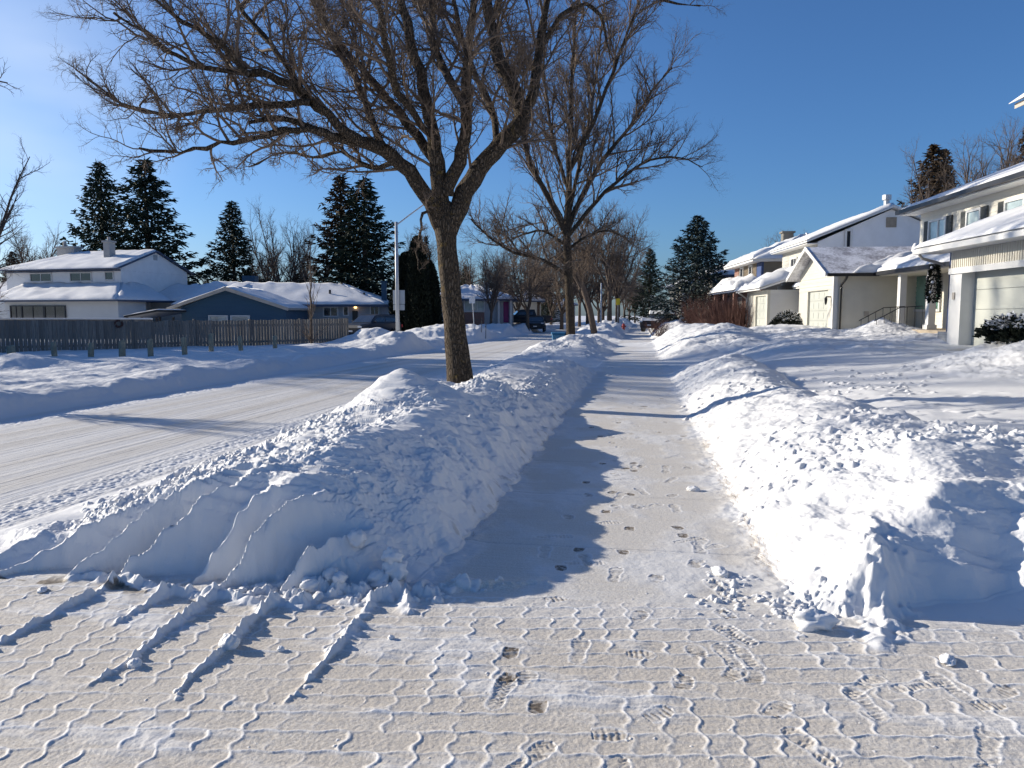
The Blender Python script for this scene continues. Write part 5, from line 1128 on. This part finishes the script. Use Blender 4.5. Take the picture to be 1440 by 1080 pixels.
# --- L2: blue gable house with grey main part
T = Thing('house', 'low bungalow with a blue gable end and a grey wing under a wide snowy roof', 'house', (-17, 56, 0), FC)
f0 = 52.0; ea = PC(234, 433, f0); ap = PC(317, 404, f0); eb = PC(405, 433, f0)
xl, xr, xm = ea[0], eb[0], ap[0]; zl, za = ea[2], ap[2]; wl, wr = PC(251, 430, f0)[0], PC(400, 430, f0)[0]
w = MB(); w.prism([(wl, f0+.4, 0), (wr, f0+.4, 0), (wr, f0+.4, zl+.05), (xm, f0+.4, za-.12), (wl, f0+.4, zl+.05)], (0, 6, 0)); part(T, 'gable_wall', w, M['bluewall'])
w = MB(); slab(w, (xl, f0, zl), (xm, f0, za), (xm, 60, za), (xl, 60, zl), .14); slab(w, (xm, f0, za), (xr, f0, zl), (xr, 60, zl), (xm, 60, za), .14); part(T, 'gable_roof', w, M['fascia'])
w = MB(); w.prism([(xl, f0-.03, zl-.20), (xl, f0-.03, zl+.02), (xm, f0-.03, za+.04), (xr, f0-.03, zl+.02), (xr, f0-.03, zl-.20), (xm, f0-.03, za-.22)], (0, .03, 0)); part(T, 'bargeboard', w, M['fascia'])
w = MB(); roof_snow(w, (xl, 60, zl), (xl, f0, zl), (xm, f0, za), (xm, 60, za), .1, 16, 10, .04, 62, .2); roof_snow(w, (xr, f0, zl), (xr, 60, zl), (xm, 60, za), (xm, f0, za), .1, 16, 10, .04, 63, .2); part(T, 'gable_roof_snow', w, M['rsnow'], smooth=True)
for (p0, p1) in ((295, 319), (326, 350)): b0 = PC(p0, 448, f0+.4); b1 = PC(p1, 445, f0+.4); window(T, (0, f0+.4), UY, NY, b0[0], b1[0], .6, b1[2], (), 'pale', .08)
xa, xb = PC(408, 430, 58)[0], PC(545, 430, 59.5)[0]
w = MB(); w.box(xa-8, xb-.3, 58.5, 66, 0, 2.35); w.box(PC(489, 430, 58)[0], xb-.3, 57.6, 58.5, 0, 2.35) if False else None; part(T, 'main_wall', w, M['greywall'])
R1_ = PC(366, 396, 62); R2_ = PC(482, 402, 62)
w = MB(); c = [(xa-9, 57.6, 2.4), (xb+.2, 57.6, 2.4), (xb+.2, 66.6, 2.4), (xa-9, 66.6, 2.4)]; k1 = (R1_[0]-4, 62, 4.2); k2 = (R2_[0], 62, 4.05)
w.add(c+[k1, k2], [(0, 1, 5, 4), (1, 2, 5), (2, 3, 4, 5), (3, 0, 4), (0, 3, 2, 1)]); w.box(xa-9, xb+.2, 57.6, 66.6, 2.24, 2.395); part(T, 'main_roof', w, M['bluefascia'])
w = MB(); roof_snow(w, (xa-9, 57.6, 2.4), (xb+.2, 57.6, 2.4), k2, k1, .12, 40, 12, .05, 65, .25); roof_snow(w, (xb+.2, 57.6, 2.4), (xb+.2, 66.6, 2.4), k2, (k2[0], 62.01, k2[2]), .12, 12, 10, .05, 66, .25); part(T, 'main_roof_snow', w, M['rsnow'], smooth=True)
for (p0, p1, q0, q1) in ((456, 474, 433, 444), (484, 489, 432, 443), (522, 532, 431, 446)):
    b0 = PC(p0, q1, 58.5); b1 = PC(p1, q0, 58.5); window(T, (0, 58.5), UY, NY, b0[0], b1[0], b0[2], b1[2], (.5,) if p1-p0 > 8 else (), 'glass', .09)
b0 = PC(496, 460, 58.5); b1 = PC(503, 437, 58.5); w = MB(); w.box(b0[0], b1[0], 58.44, 58.5, .1, b1[2]); part(T, 'door', w, M['black'])
b0 = PC(500, 432, 58.4); w = MB(); w.sphere((b0[0], 58.35, b0[2]), (.12, .08, .1)); part(T, 'porch_light', w, M['lit'])
w = MB(); b0 = PC(535, 425, 59); b1 = PC(541, 397, 59); w.box(b0[0], b1[0], 59.5, 59.9, 2.4, b1[2]); w.box(b0[0]-.06, b1[0]+.06, 59.45, 59.95, b1[2], b1[2]+.1); part(T, 'chimney', w, M['bluewall'])
for (px, py) in ((464, 412), (512, 416)):
    b0 = PC(px, py, 59.5); w = MB(); w.tube([(b0[0], 59.5, b0[2]-.25), (b0[0], 59.5, b0[2]+.25)], .09, 8); part(T, 'vent_pipe', w, M['dark'])
b0 = PC(350, 392, 66); w = MB(); w.box(b0[0]-.6, b0[0]+.5, 66, 67, 3.0, 5.0); part(T, 'chimney', w, M['bluewall'])
b0 = PC(440, 398, 68); T3 = Thing('shed', 'blue outbuilding top peeking over the grey bungalow roof', 'shed', (b0[0], 70, 0), FC); w = MB(); w.box(b0[0]-2.2, b0[0]+2.2, 69, 73, 0, 4.2); part(T3, 'wall', w, M['bluewall']); w = MB(); slab(w, (b0[0]-2.4, 68.8, 4.3), (b0[0]+2.4, 68.8, 4.3), (b0[0]+2.4, 73, 4.6), (b0[0]-2.4, 73, 4.6), .1); part(T3, 'roof', w, M['dark'])
# --- L3: brick bungalow across the street
xa, xb = PC(590, 430, 72)[0], PC(722, 430, 72)[0]
T = Thing('house', 'single-storey bungalow with a red brick front panel, magenta door and stone chimney', 'house', ((xa+xb)/2, 76, .2), FC)
w = MB(); w.box(xa, xb, 72, 80, 0, 3.05); part(T, 'wall', w, M['greywall'])
w = MB(); a0, a1 = PC(653, 430, 72)[0], PC(681, 430, 72)[0]; w.box(a0, a1, 71.85, 72, .4, 1.85); part(T, 'brick_panel', w, M['brick'])
window(T, (0, 71.99), UY, NY, a0+.05, a1-.05, 2.0, 2.95, (.33, .66), 'pale', .09)
w = MB(); b0 = PC(708, 450, 71.9)[0]; w.box(b0-.0, b0+.5, 71.93, 72, .9, 2.85); m_magenta = plain('magenta_door', (.22, .02, .12), .5); part(T, 'door', w, m_magenta)
for px in (700, 717): b0 = PC(px, 430, 71.9)[0]; w = MB(); w.box(b0, b0+.2, 71.6, 71.9, .5, 3.0); part(T, 'porch_post', w, M['white'])
w = MB(); c = [(xa-.6, 71.2, 3.1), (xb+.5, 71.2, 3.1), (xb+.5, 80.6, 3.1), (xa-.6, 80.6, 3.1)]; k1 = (xa+4, 76, 4.45); k2 = (xb-3.5, 76, 4.45); w.add(c+[k1, k2], [(0, 1, 5, 4), (1, 2, 5), (2, 3, 4, 5), (3, 0, 4), (0, 3, 2, 1)]); w.box(xa-.6, xb+.5, 71.2, 80.6, 2.95, 3.095); part(T, 'roof', w, M['bluefascia'])
w = MB(); roof_snow(w, (xa-.6, 71.2, 3.1), (xb+.5, 71.2, 3.1), k2, k1, .14, 40, 12, .06, 71, .25); roof_snow(w, (xb+.5, 71.2, 3.1), (xb+.5, 80.6, 3.1), k2, (k2[0], 76.01, k2[2]), .12, 12, 10, .05, 72, .25); part(T, 'roof_snow', w, M['rsnow'], smooth=True)
b0 = PC(681, 420, 73)[0]; b1 = PC(688, 420, 73)[0]; w = MB(); w.box(b0, b1, 72.6, 73.4, 2.8, 4.75); part(T, 'chimney', w, M['brickgrey'])
hiphouse('small white-roofed house right of the brick bungalow, farther back', FC, PC(722, 430, 90)[0], PC(737, 430, 90)[0]+2, 90, 96, .2, 3.3, 4.4, 'cream', .5, 75)
hiphouse('far left-hand house seen beyond the tree trunks', FC, 3.5, 11, 132, 142, .2, 3.4, 5.2, 'greywall', .5, 78)
hiphouse('brown-walled house at the far left edge behind the white house', FL, -74, -64, 56, 64, 0, 3.6, 5.0, 'fascia', .5, 81)
hiphouse('house out of view left of the road whose shadow falls on the far snow bank', FW, -45, -34, 5, 26, 0, 6.2, 8.8, 'white_wall', .5, 84)
# --- fences
fa = math.atan2(36.1-24.4, -14.5+23.4); ux, uy = math.cos(fa), math.sin(fa)
bx0, by0 = rot2(-fa, -14.5, 36.1)
T = Thing('fence', 'weathered grey board fence along the far side of the road', 'fence', (bx0-14, by0, 0), fa)
w = MB(); x = bx0-26; k = 0
while x < bx0:
    wdt = .14; h = 1.36+.012*(x-bx0+14)*0+rnd.gauss(0, .012)+.05*math.sin(x*.35)
    if x > bx0-9: h += .05
    w.box(x, x+wdt-.012, by0+rnd.uniform(-.006, .006), by0+.022, -.1, h); x += wdt
part(T, 'board_panel', w, M['fence'])
w = MB(); w.box(bx0-26, bx0, by0+.025, by0+.065, .35, .44); w.box(bx0-26, bx0, by0+.025, by0+.065, 1.1, 1.19); part(T, 'rail', w, M['fence'])
for k in range(11):
    w = MB(); x = bx0-.05-k*2.5; w.box(x-.05, x+.05, by0+.07, by0+.17, -.1, 1.42); part(T, 'fence_post', w, M['fence'])
w = MB(); q = PC(170, 455, 30.5); X_, Y_ = cam2w(q[0], q[1]); xx, yy = rot2(-fa, X_, Y_)
for k in range(50):
    a = rnd.uniform(0, 6.28); w.tube([(xx+.1*math.cos(a), by0-.05+.05*math.sin(a*3), 1.25+.1*math.sin(a)), (xx+.17*math.cos(a+.5), by0-.07, 1.25+.17*math.sin(a+.5))], .012, 4)
T4 = Thing('wreath', 'small dark twig wreath hanging on the board fence', 'wreath', (xx, by0-.05, 1.25), fa); part(T4, 'twigs', w, M['redtwig'])
T = Thing('fence', 'low grey fence with a snow-covered top rail in front of the white house', 'fence', (-30, 44, 0), FC)
w = MB(); w.box(PC(-60, 447, 42)[0], PC(236, 447, 46)[0], 43.98, 44.03, 0, 1.34); part(T, 'board_panel', w, M['fence'])
w = MB(); w.box(PC(-60, 447, 42)[0], PC(236, 447, 46)[0], 43.93, 44.08, 1.342, 1.43); part(T, 'rail_snow', w, M['rsnow'], bevel=.03)
# ------------------------------------------------------------------ vehicles and street things
def car(label, frame, loc, rz, kind, paint, name='parked_car', group=None, snow=False):
    x, y = rot2(-frame, *loc[:2]); T = Thing(name, label, 'car' if kind != 'pickup' else 'pickup', (0, 0, 0), FW)
    T.o.location = loc; T.o.rotation_euler = (0, 0, rz)
    L, W, H = {'suv': (4.6, 1.84, 1.68), 'pickup': (5.5, 1.95, 1.85), 'sedan': (4.5, 1.78, 1.45)}[kind]
    hw = W/2
    prof = {'suv': [(-2.3, .35), (-2.3, .75), (-2.2, .98), (-1.3, 1.08), (.0, 1.1), (2.1, 1.08), (2.28, .95), (2.3, .4)],
            'pickup': [(-2.75, .45), (-2.75, .95), (-2.6, 1.15), (-1.5, 1.2), (.9, 1.2), (2.7, 1.2), (2.75, 1.1), (2.75, .5)],
            'sedan': [(-2.25, .3), (-2.25, .65), (-2.1, .85), (-1.2, .93), (.2, .95), (1.7, .95), (2.2, .88), (2.25, .4)]}[kind]
    b = MB(); n = len(prof); V = []
    for s in (-1, 1):
        for inset, dz in ((0.0, 0), (.10, 0)):
            for (px_, pz) in prof: V.append((px_*(1 if not inset else .985), s*(hw-inset*(pz > .9)-.03*(pz < .5)-(.12 if abs(px_) > 2.15 else 0)), pz))
    F = []
    A = lambda s, i: (0 if s < 0 else 2*n)+i % n
    F.append(tuple(A(-1, i) for i in range(n))); F.append(tuple(A(1, i) for i in range(n))[::-1])
    for i in range(n): F.append((A(-1, i), A(1, i), A(1, i+1), A(-1, i+1)))
    b.add(V, F)
    part(T, 'body', b, M[paint], bevel=.05)
    cab = {'suv': [(-1.25, 1.06), (-.45, H-.06), (.2, H), (1.7, H-.04), (2.2, 1.06)], 'pickup': [(-1.3, 1.18), (-.6, H-.04), (0, H), (.9, H-.02), (1.1, 1.18)], 'sedan': [(-1.1, .92), (-.3, H-.04), (.3, H), (1.0, H-.06), (1.8, .93)]}[kind]
    c = MB(); m = len(cab); V = [(x_, -(hw-.06-(.16 if z_ > 1.3 else 0)), z_) for x_, z_ in cab]+[(x_, (hw-.06-(.16 if z_ > 1.3 else 0)), z_) for x_, z_ in cab]
    c.add(V, [tuple(range(m)), tuple(range(m, 2*m))[::-1]]+[(i, i+m, (i+1) % m+m, (i+1) % m) for i in range(m)]); part(T, 'cabin', c, M[paint], bevel=.03)
    # glazing
    g = MB(); (ax, az), (bx, bz) = cab[0], cab[1]
    for k, (fr0, fr1) in enumerate(((.12, .92),)):
        p = lambda f, s, o=.012: (ax+(bx-ax)*f-o, s*(hw-.14-.16*f), az+(bz-az)*f+o)
        g.add([p(fr0, -1), p(fr0, 1), p(fr1, 1), p(fr1, -1)], [(0, 1, 2, 3)[::-1]])
    part(T, 'windscreen', g, M['glass'])
    for s in (-1, 1):
        g = MB(); (cx, cz) = cab[-2]; (dx, dz) = cab[-1]
        zt, zb = H-.14, cab[0][1]+.1; yt, yb = s*(hw-.205), s*(hw-.06)
        for (xa_, xb_, xc_, xd_) in ((ax+.28, .35, .35, bx+.2), (.43, dx-.45, cx-.12, .43)):
            g.add([(xa_, yb, zb), (xb_, yb, zb), (xc_, yt, zt), (xd_, yt, zt)], [(0, 1, 2, 3) if s < 0 else (3, 2, 1, 0)])
        part(T, 'side_window', g, M['glass'])
        g = MB(); x0 = prof[0][0]; g.box(x0-.02, x0+.12, s*hw*.9-.22*(s > 0), s*hw*.9+.22*(s < 0), .78, .9); part(T, 'headlight', g, M['lens'])
        g = MB(); g.box(-x0-.12, -x0+.02, s*hw*.85-.1, s*hw*.85+.1, .75, .95); part(T, 'tail_light', g, M['red'])
        g = MB(); g.box(ax+.3, ax+.42, s*(hw+.02)-.1, s*(hw+.02)+.1, 1.1, 1.22); part(T, 'mirror', g, M[paint], bevel=.02)
        for xx in (-L*.31, L*.29):
            t = MB(); t.tube([(xx, s*(hw-.2), .34), (xx, s*(hw+.005), .34)], .34, 20); ty = part(T, 'wheel', t, M['tyre'])
            r_ = MB(); r_.tube([(xx, s*(hw+.006), .34), (xx, s*(hw+.02), .34)], .21, 14); part(T, 'rim', r_, M['rim'], ty)
    x0 = prof[0][0]; g = MB(); g.box(x0-.015, x0+.1, -.5, .5, .6, .76); g.box(x0-.02, x0+.1, -.75, .75, .42, .5); part(T, 'grille', g, M['black'])
    g = MB(); g.box(x0-.03, x0-.018, -.16, .16, .5, .6); part(T, 'licence_plate', g, M['lens'])
    if snow:
        g = MB(); roof_snow(g, (cab[1][0]-.1, -hw+.2, H-.02), (cab[-2][0]+.1, -hw+.2, H-.02), (cab[-2][0]+.1, hw-.2, H-.02), (cab[1][0]-.1, hw-.2, H-.02), .22, 12, 10, .05, 91, .3); part(T, 'roof_snow', g, M['rsnow'], smooth=True)
        g = MB(); roof_snow(g, (x0+.1, -hw+.15, prof[3][1]-.04), (ax+.1, -hw+.15, prof[3][1]), (ax+.1, hw-.15, prof[3][1]), (x0+.1, hw-.15, prof[3][1]-.04), .18, 12, 10, .05, 92, .3); part(T, 'bonnet_snow', g, M['rsnow'], smooth=True)
    return T
X_, Y_, _ = P(524, 470, 52.5)
car('dark SUV parked nose-out in the driveway at the end of the board fence', FW, (X_, Y_, -.02), YAW+R(90-28), 'suv', 'carblue')
X_, Y_, _ = P(738, 450, 80)
car('black pickup parked beside the brick bungalow', FW, (X_, Y_, .35), YAW+R(10), 'pickup', 'carblack', 'parked_pickup')
X_, Y_, _ = P(926, 455, 62)
car('dark car under thick snow beneath the blue spruce', FW, (X_, Y_, .25), YAW+R(60), 'sedan', 'carblack', snow=True)
X_, Y_, _ = P(754, 455, 74)
car('small dark car seen just left of the tall upright trunk', FW, (X_, Y_, -.02), R(95), 'sedan', 'carblack')
# street lamp
def lamp(px, py, f, top, label, arm=True, r=.08):
    X_, Y_, _ = P(px, py, f); z0 = zat(X_, Y_); T = Thing('street_lamp', label, 'street lamp', (X_, Y_, z0-.2))
    zt = P(px, top, f)[2]; w = MB(); w.tube([(X_, Y_, z0-.2), (X_, Y_, zt)], [r*1.1, r*.75], 12); part(T, 'pole', w, M['lampmetal'], smooth=True)
    if arm:
        ux_, uy_ = math.cos(YAW), math.sin(YAW); p0 = np.array((X_, Y_, zt-.15)); d = np.array((ux_, uy_, 0))
        w = MB(); w.tube([p0, p0+d*.6+np.array((0, 0, .45)), p0+d*1.3+np.array((0, 0, .95)), p0+d*1.9+np.array((0, 0, 1.1))], .035, 8); part(T, 'arm', w, M['lampmetal'])
        h = p0+d*2.2+np.array((0, 0, 1.1)); w = MB(); w.sphere(tuple(h), (.34, .16, .09), 12, 6); part(T, 'lamp_head', w, M['lampmetal'], smooth=True)
    w = MB(); w.box(X_-r*1.6, X_+r*1.6, Y_-r*1.6, Y_+r*1.6, z0-.2, z0+.08); part(T, 'base', w, M['lampmetal'])
    return T, X_, Y_, z0
T, X_, Y_, z0 = lamp(559.5, 478, 36, 312, 'grey street lamp pole in the far snow pile carrying two sign backs', True, .09)
ux_, uy_ = math.cos(YAW), math.sin(YAW); m = P(562, 422, 36)
for i, (za, zb, w_) in enumerate(((2.12, 2.78, .28), (1.83, 2.10, .27))):
    T5 = Thing('sign', ('upper square blank sign back' if i == 0 else 'lower narrow blank sign back')+' on the street lamp pole', 'sign', (X_, Y_, za), FW)
    w = MB(); o = np.array((X_-.16*uy_*-1, Y_+.16*ux_))
    V = []
    for z in (za, zb):
        for (a, d) in ((-w_, 0), (w_, 0), (w_, .012), (-w_, .012)): V.append((o[0]+ux_*a-uy_*d, o[1]+uy_*a+ux_*d, z))
    w.add(V, [(0, 3, 2, 1), (4, 5, 6, 7), (0, 1, 5, 4), (1, 2, 6, 5), (2, 3, 7, 6), (3, 0, 4, 7)]); part(T5, 'plate', w, M['lampmetal'], bevel=.004)
lamp(845, 455, 60, 398, 'thin grey pole standing among the far tree trunks', False, .07)
# small sign with post, stakes
X_, Y_, _ = P(667, 462, 50); z0 = zat(X_, Y_)-.1; T = Thing('sign_post', 'small pale sign on a slim leaning post in front of the brick bungalow', 'sign', (X_, Y_, z0))
w = MB(); w.tube([(X_, Y_, z0), (X_-.12, Y_, z0+2.1)], .03, 8); part(T, 'post', w, M['lampmetal']); w = MB(); w.box(X_-.33, X_+.07, Y_-.06, Y_-.04, z0+1.75, z0+2.2); part(T, 'plate', w, M['lens'])
for i, px in enumerate((677, 683)):
    X_, Y_, _ = P(px, 465, 50); z0 = zat(X_, Y_)-.1; w = MB(); w.tube([(0, 0, 0), (.02, 0, .95+.1*i)], .022, 6); w.box(-.03, .03, -.03, .03, .8, .9); o = bpy.data.objects.new('stake', mesh_from('stake', w.V, w.F, M['dark'])); col.objects.link(o); o.location = (X_, Y_, z0)
    tag(o, ('left' if i == 0 else 'right')+' one of two thin dark stakes right of the small pale sign', 'stake', 'thin stakes near the bungalow')
X_, Y_, _ = P(869, 430, 78); T = Thing('sign_post', 'little yellow sign on a post between far tree trunks', 'sign', (X_, Y_, .3))
z = P(869, 424, 78)[2]; w = MB(); w.tube([(X_, Y_, .2), (X_, Y_, z)], .03, 6); part(T, 'post', w, M['lampmetal']); w = MB(); w.box(X_-.2, X_+.2, Y_-.06, Y_-.04, z-.35, z+.3); part(T, 'plate', w, M['yellow'])
X_, Y_, _ = P(877, 449, 70); z0 = zat(X_, Y_); T = Thing('hydrant', 'small red fire hydrant half buried in snow beside the far walk', 'hydrant', (X_, Y_, z0-.1))
w = MB(); w.tube([(X_, Y_, z0-.1), (X_, Y_, z0+.55), (X_, Y_, z0+.62)], [.13, .13, .05], 10); part(T, 'barrel', w, M['red']); w = MB(); w.tube([(X_-.22, Y_, z0+.35), (X_+.22, Y_, z0+.35)], .06, 8); part(T, 'outlet', w, M['red'])
# wheeled carts
for i, (px, mat, lb, col_) in enumerate(((785, 'bluebin', 'blue wheeled recycling cart left of the tall upright trunk', 'cart'), (795, 'black', 'black wheeled cart touching the tall upright trunk', 'cart'))):
    f = 36.5+i*.4; X_, Y_, _ = P(px, 478, f); z0 = .05; T = Thing('wheeled_cart', lb, 'cart', (X_, Y_, z0), FC if False else FW)
    a = YAW; T.o.rotation_euler = (0, 0, a); T.org = np.zeros(3)
    w = MB(); w.V = []; V = [(-.24, -.26, 0), (.24, -.26, 0), (.24, .26, 0), (-.24, .26, 0), (-.30, -.33, .62), (.30, -.33, .62), (.30, .33, .62), (-.30, .33, .62)]
    w.add(V, [(0, 3, 2, 1), (4, 5, 6, 7), (0, 1, 5, 4), (1, 2, 6, 5), (2, 3, 7, 6), (3, 0, 4, 7)]); part(T, 'bin_body', w, M[mat], bevel=.02)
    w = MB(); w.prism([(-.33, -.36, .625), (-.33, .36, .625), (-.33, .33, .68), (-.33, .1, .73), (-.33, -.25, .70)], (.66, 0, 0)); part(T, 'lid', w, M[mat], bevel=.015)
    for s in (-1, 1): w = MB(); w.tube([(s*.27, .3, .1), (s*.32, .3, .1)], .1, 12); part(T, 'wheel', w, M['tyre'])
    if i == 0:
        w = MB()
        for k in range(3):
            a_ = k*2.094+.5; cx, cz = .09*math.cos(a_), .36+.09*math.sin(a_); t1 = a_+math.pi/2
            w.prism([(cx+.07*math.cos(t1), -.315, cz+.07*math.sin(t1)), (cx-.03*math.cos(t1)+.05*math.cos(a_), -.315, cz-.03*math.sin(t1)+.05*math.sin(a_)), (cx-.03*math.cos(t1)-.05*math.cos(a_), -.315, cz-.03*math.sin(t1)-.05*math.sin(a_))], (0, .02, 0))
        part(T, 'recycling_mark', w, M['lens'])
# wooden bollard posts
pts = [(17, 506, 486, 1.45), (77, 506, 481, 1), (128, 502, 482, 1), (172, 502, 479, 1.15), (212, 501, 477, 1), (260, 501, 474, .95), (297, 492, 469, 1), (339, 495, 473, .9), (387, 492, 472, .9)]
words = ['stubby grey post at the left frame edge', 'slim grey post, second from the left edge', 'short grey post below the white house windows', 'thick pale post left of the fence wreath', 'dark brown post just right of the fence wreath', 'tilted mossy post below the carport', 'greenish post set back nearest the fence', 'thin grey post below the blue gable', 'faint short post left of the sapling']
for i, ((px, pb, pt, wd), lb) in enumerate(zip(pts, words)):
    f = 25.0 if i < 6 else (29 if i in (6, 8) else 27.5)
    X_, Y_, _ = P(px, pb, f); z0 = zat(X_, Y_); h = max(.35, P(px, pt, f)[2]-z0); w = MB(); r = .092*wd
    n = 10; V = []
    for z, k in ((-.3, 1), (h*.5, 1), (h-.03, .97), (h, .8)):
        for j in range(n): a = 2*math.pi*j/n; V.append((r*k*math.cos(a), r*k*math.sin(a), z+(.02*math.cos(a+i) if z > h*.9 else 0)))
    w.add(V, [tuple(range(n))[::-1], tuple(range(3*n, 4*n))]+[(l*n+j, l*n+(j+1) % n, (l+1)*n+(j+1) % n, (l+1)*n+j) for l in range(3) for j in range(n)])
    o = bpy.data.objects.new('wooden_post', mesh_from('wooden_post', w.V, w.F, M['post'])); col.objects.link(o); o.location = (X_, Y_, z0); o.rotation_euler = (rnd.gauss(0, .03), .08 if i == 5 else rnd.gauss(0, .03), i)
    tag(o, lb, 'post', 'short wooden posts in the snow before the fence')
# loose snow lumps
def clump(px, py, r, label, z=0.0, sq=.75, seed=0, el=1.0):
    X_, Y_ = G(px, py, z); q = random.Random(seed); mb = MB(); mb.sphere((0, 0, 0), (1, 1, 1), 28, 20); V = np.array(mb.V)
    nrm = V.copy(); d = .26*fbm(V[:, 0]*1.4+seed*5+V[:, 2]*1.1, V[:, 1]*1.4+V[:, 2]*1.3, 4, seed)+.10*fbm(V[:, 0]*5+V[:, 2]*3, V[:, 1]*5-V[:, 2]*2, 3, seed+2); V = V*(1+d[:, None])*np.array((el, 1/el**.5, sq))*r
    o = bpy.data.objects.new('snow_lump', mesh_from('snow_lump', V, mb.F, M['rsnow'], True)); col.objects.link(o); o.location = (X_, Y_, max(z, zat(X_, Y_))+r*sq*.55); o.rotation_euler = (0, 0, seed*1.1)
    tag(o, label, 'snow lump', 'loose snow lumps on the driveway'); return o
for i, a in enumerate(((1145, 884, .075, 'biggest loose snow lump, lying before the right snow bank', 0, .8, 0, 1.35), (1333, 931, .04, 'small flat snow lump alone on the pavers at right', 0, .4, 0, 1.5), (437, 832, .058, 'round snow lump at the foot of the left bank', 0, .85), (466, 828, .05, 'snow lump right of the round one at the left bank foot', 0, .9),
   (503, 812, .055, 'upright snow lump against the left bank', .0, 1.0), (478, 833, .04, 'small snow lump between two larger ones at the bank foot', 0, .8), (552, 790, .06, 'snow lump topping the little stack by the walk corner', .14, .9), (556, 812, .075, 'middle lump of the little snow stack by the walk corner', .05, .9), (535, 826, .07, 'lowest lump of the little snow stack by the walk corner', 0, .8),
   (322, 911, .045, 'round snow lump at the end of a long tongue on the pavers', 0, .9), (190, 937, .028, 'small snow lump far down the left driveway', 0, .8), (550, 899, .016, 'tiny snow lump alone on the middle of the pavers', 0, .8), (395, 915, .017, 'tiny snow lump right of the long tongue end', 0, .8), (1013, 808, .05, 'flat snow lump on the walk by the shoe prints', 0, .5, 0, 1.4), (975, 690, .045, 'lumpy snow clot on the walk beside the right bank', 0, .6, 0, 1.3),
   (1128, 868, .035, 'small lump just left of the biggest loose one', 0, .8), (60, 832, .03, 'flat snow lump on the pavers at far left', 0, .5, 0, 1.5))):
    a = list(a); a = a[:6]+[200+i]+a[7:]; clump(*a)
# ------------------------------------------------------------------ light, sky, camera
SUN_AZ = R(-76); SUN_EL = R(19.5)                     # azimuth measured from +Y towards +X
sx, sy = math.sin(SUN_AZ), math.cos(SUN_AZ)
world = bpy.data.worlds.new('World'); sc.world = world; world.use_nodes = True; nt = world.node_tree; bg = nt.nodes['Background']
sky = nt.nodes.new('ShaderNodeTexSky'); sky.sky_type = 'NISHITA'; sky.sun_disc = False; sky.sun_elevation = SUN_EL; sky.sun_rotation = SUN_AZ
sky.air_density = 1.0; sky.dust_density = 1.2; sky.ozone_density = 8.5; sky.altitude = 250
tc = nt.nodes.new('ShaderNodeTexCoord'); mp = nt.nodes.new('ShaderNodeMapping'); mp.inputs['Scale'].default_value = (1, 1, 3.2); nt.links.new(tc.outputs['Generated'], mp.inputs[0])
nz = noise(nt, mp.outputs[0], 2.2, 4, .45); cm = ramp(nt, nz, .30, .75)
d = np.array(P(25, 130, 1.0)); d = d-np.array((0, 0, EYE)); d /= np.linalg.norm(d)
dist = N(nt, 'ShaderNodeVectorMath', operation='DISTANCE'); nt.links.new(tc.outputs['Generated'], dist.inputs[0]); dist.inputs[1].default_value = tuple(d)
near = ramp(nt, dist.outputs['Value'], .19, .0)
mu = N(nt, 'ShaderNodeMath', operation='MULTIPLY'); nt.links.new(cm, mu.inputs[0]); nt.links.new(near, mu.inputs[1])
ml = N(nt, 'ShaderNodeMath', operation='MULTIPLY'); nt.links.new(mu.outputs[0], ml.inputs[0]); ml.inputs[1].default_value = 1.0
cc = mixc(nt, ml.outputs[0], (0, 0, 0), (6.0, 6.8, 7.8)); nt.links.new(sky.outputs[0], cc.node.inputs[6]); nt.links.new(cc, bg.inputs[0]); bg.inputs[1].default_value = .095
sun = bpy.data.lights.new('sun', 'SUN'); so = bpy.data.objects.new('sun', sun); col.objects.link(so); sun.energy = 5.0; sun.angle = R(.53); sun.color = (1, .905, .75)
from mathutils import Vector
so.rotation_euler = Vector((sx*math.cos(SUN_EL), sy*math.cos(SUN_EL), math.sin(SUN_EL))).to_track_quat('Z', 'Y').to_euler()
cam = bpy.data.cameras.new('camera'); co_ = bpy.data.objects.new('camera', cam); col.objects.link(co_); sc.camera = co_
cam.sensor_fit = 'HORIZONTAL'; cam.sensor_width = 36; cam.lens = 36*FPX/1440; cam.clip_end = 4000; cam.clip_start = .05
co_.location = (0, 0, EYE); co_.rotation_euler = (R(90)-PITCH, 0, YAW)
sc.view_settings.view_transform = 'Standard'; sc.view_settings.look = 'None'; sc.view_settings.gamma = 1; sc.view_settings.exposure = .56
sc.cycles.max_bounces = 5; sc.cycles.diffuse_bounces = 3; sc.cycles.glossy_bounces = 2; sc.cycles.caustics_reflective = False; sc.cycles.caustics_refractive = False
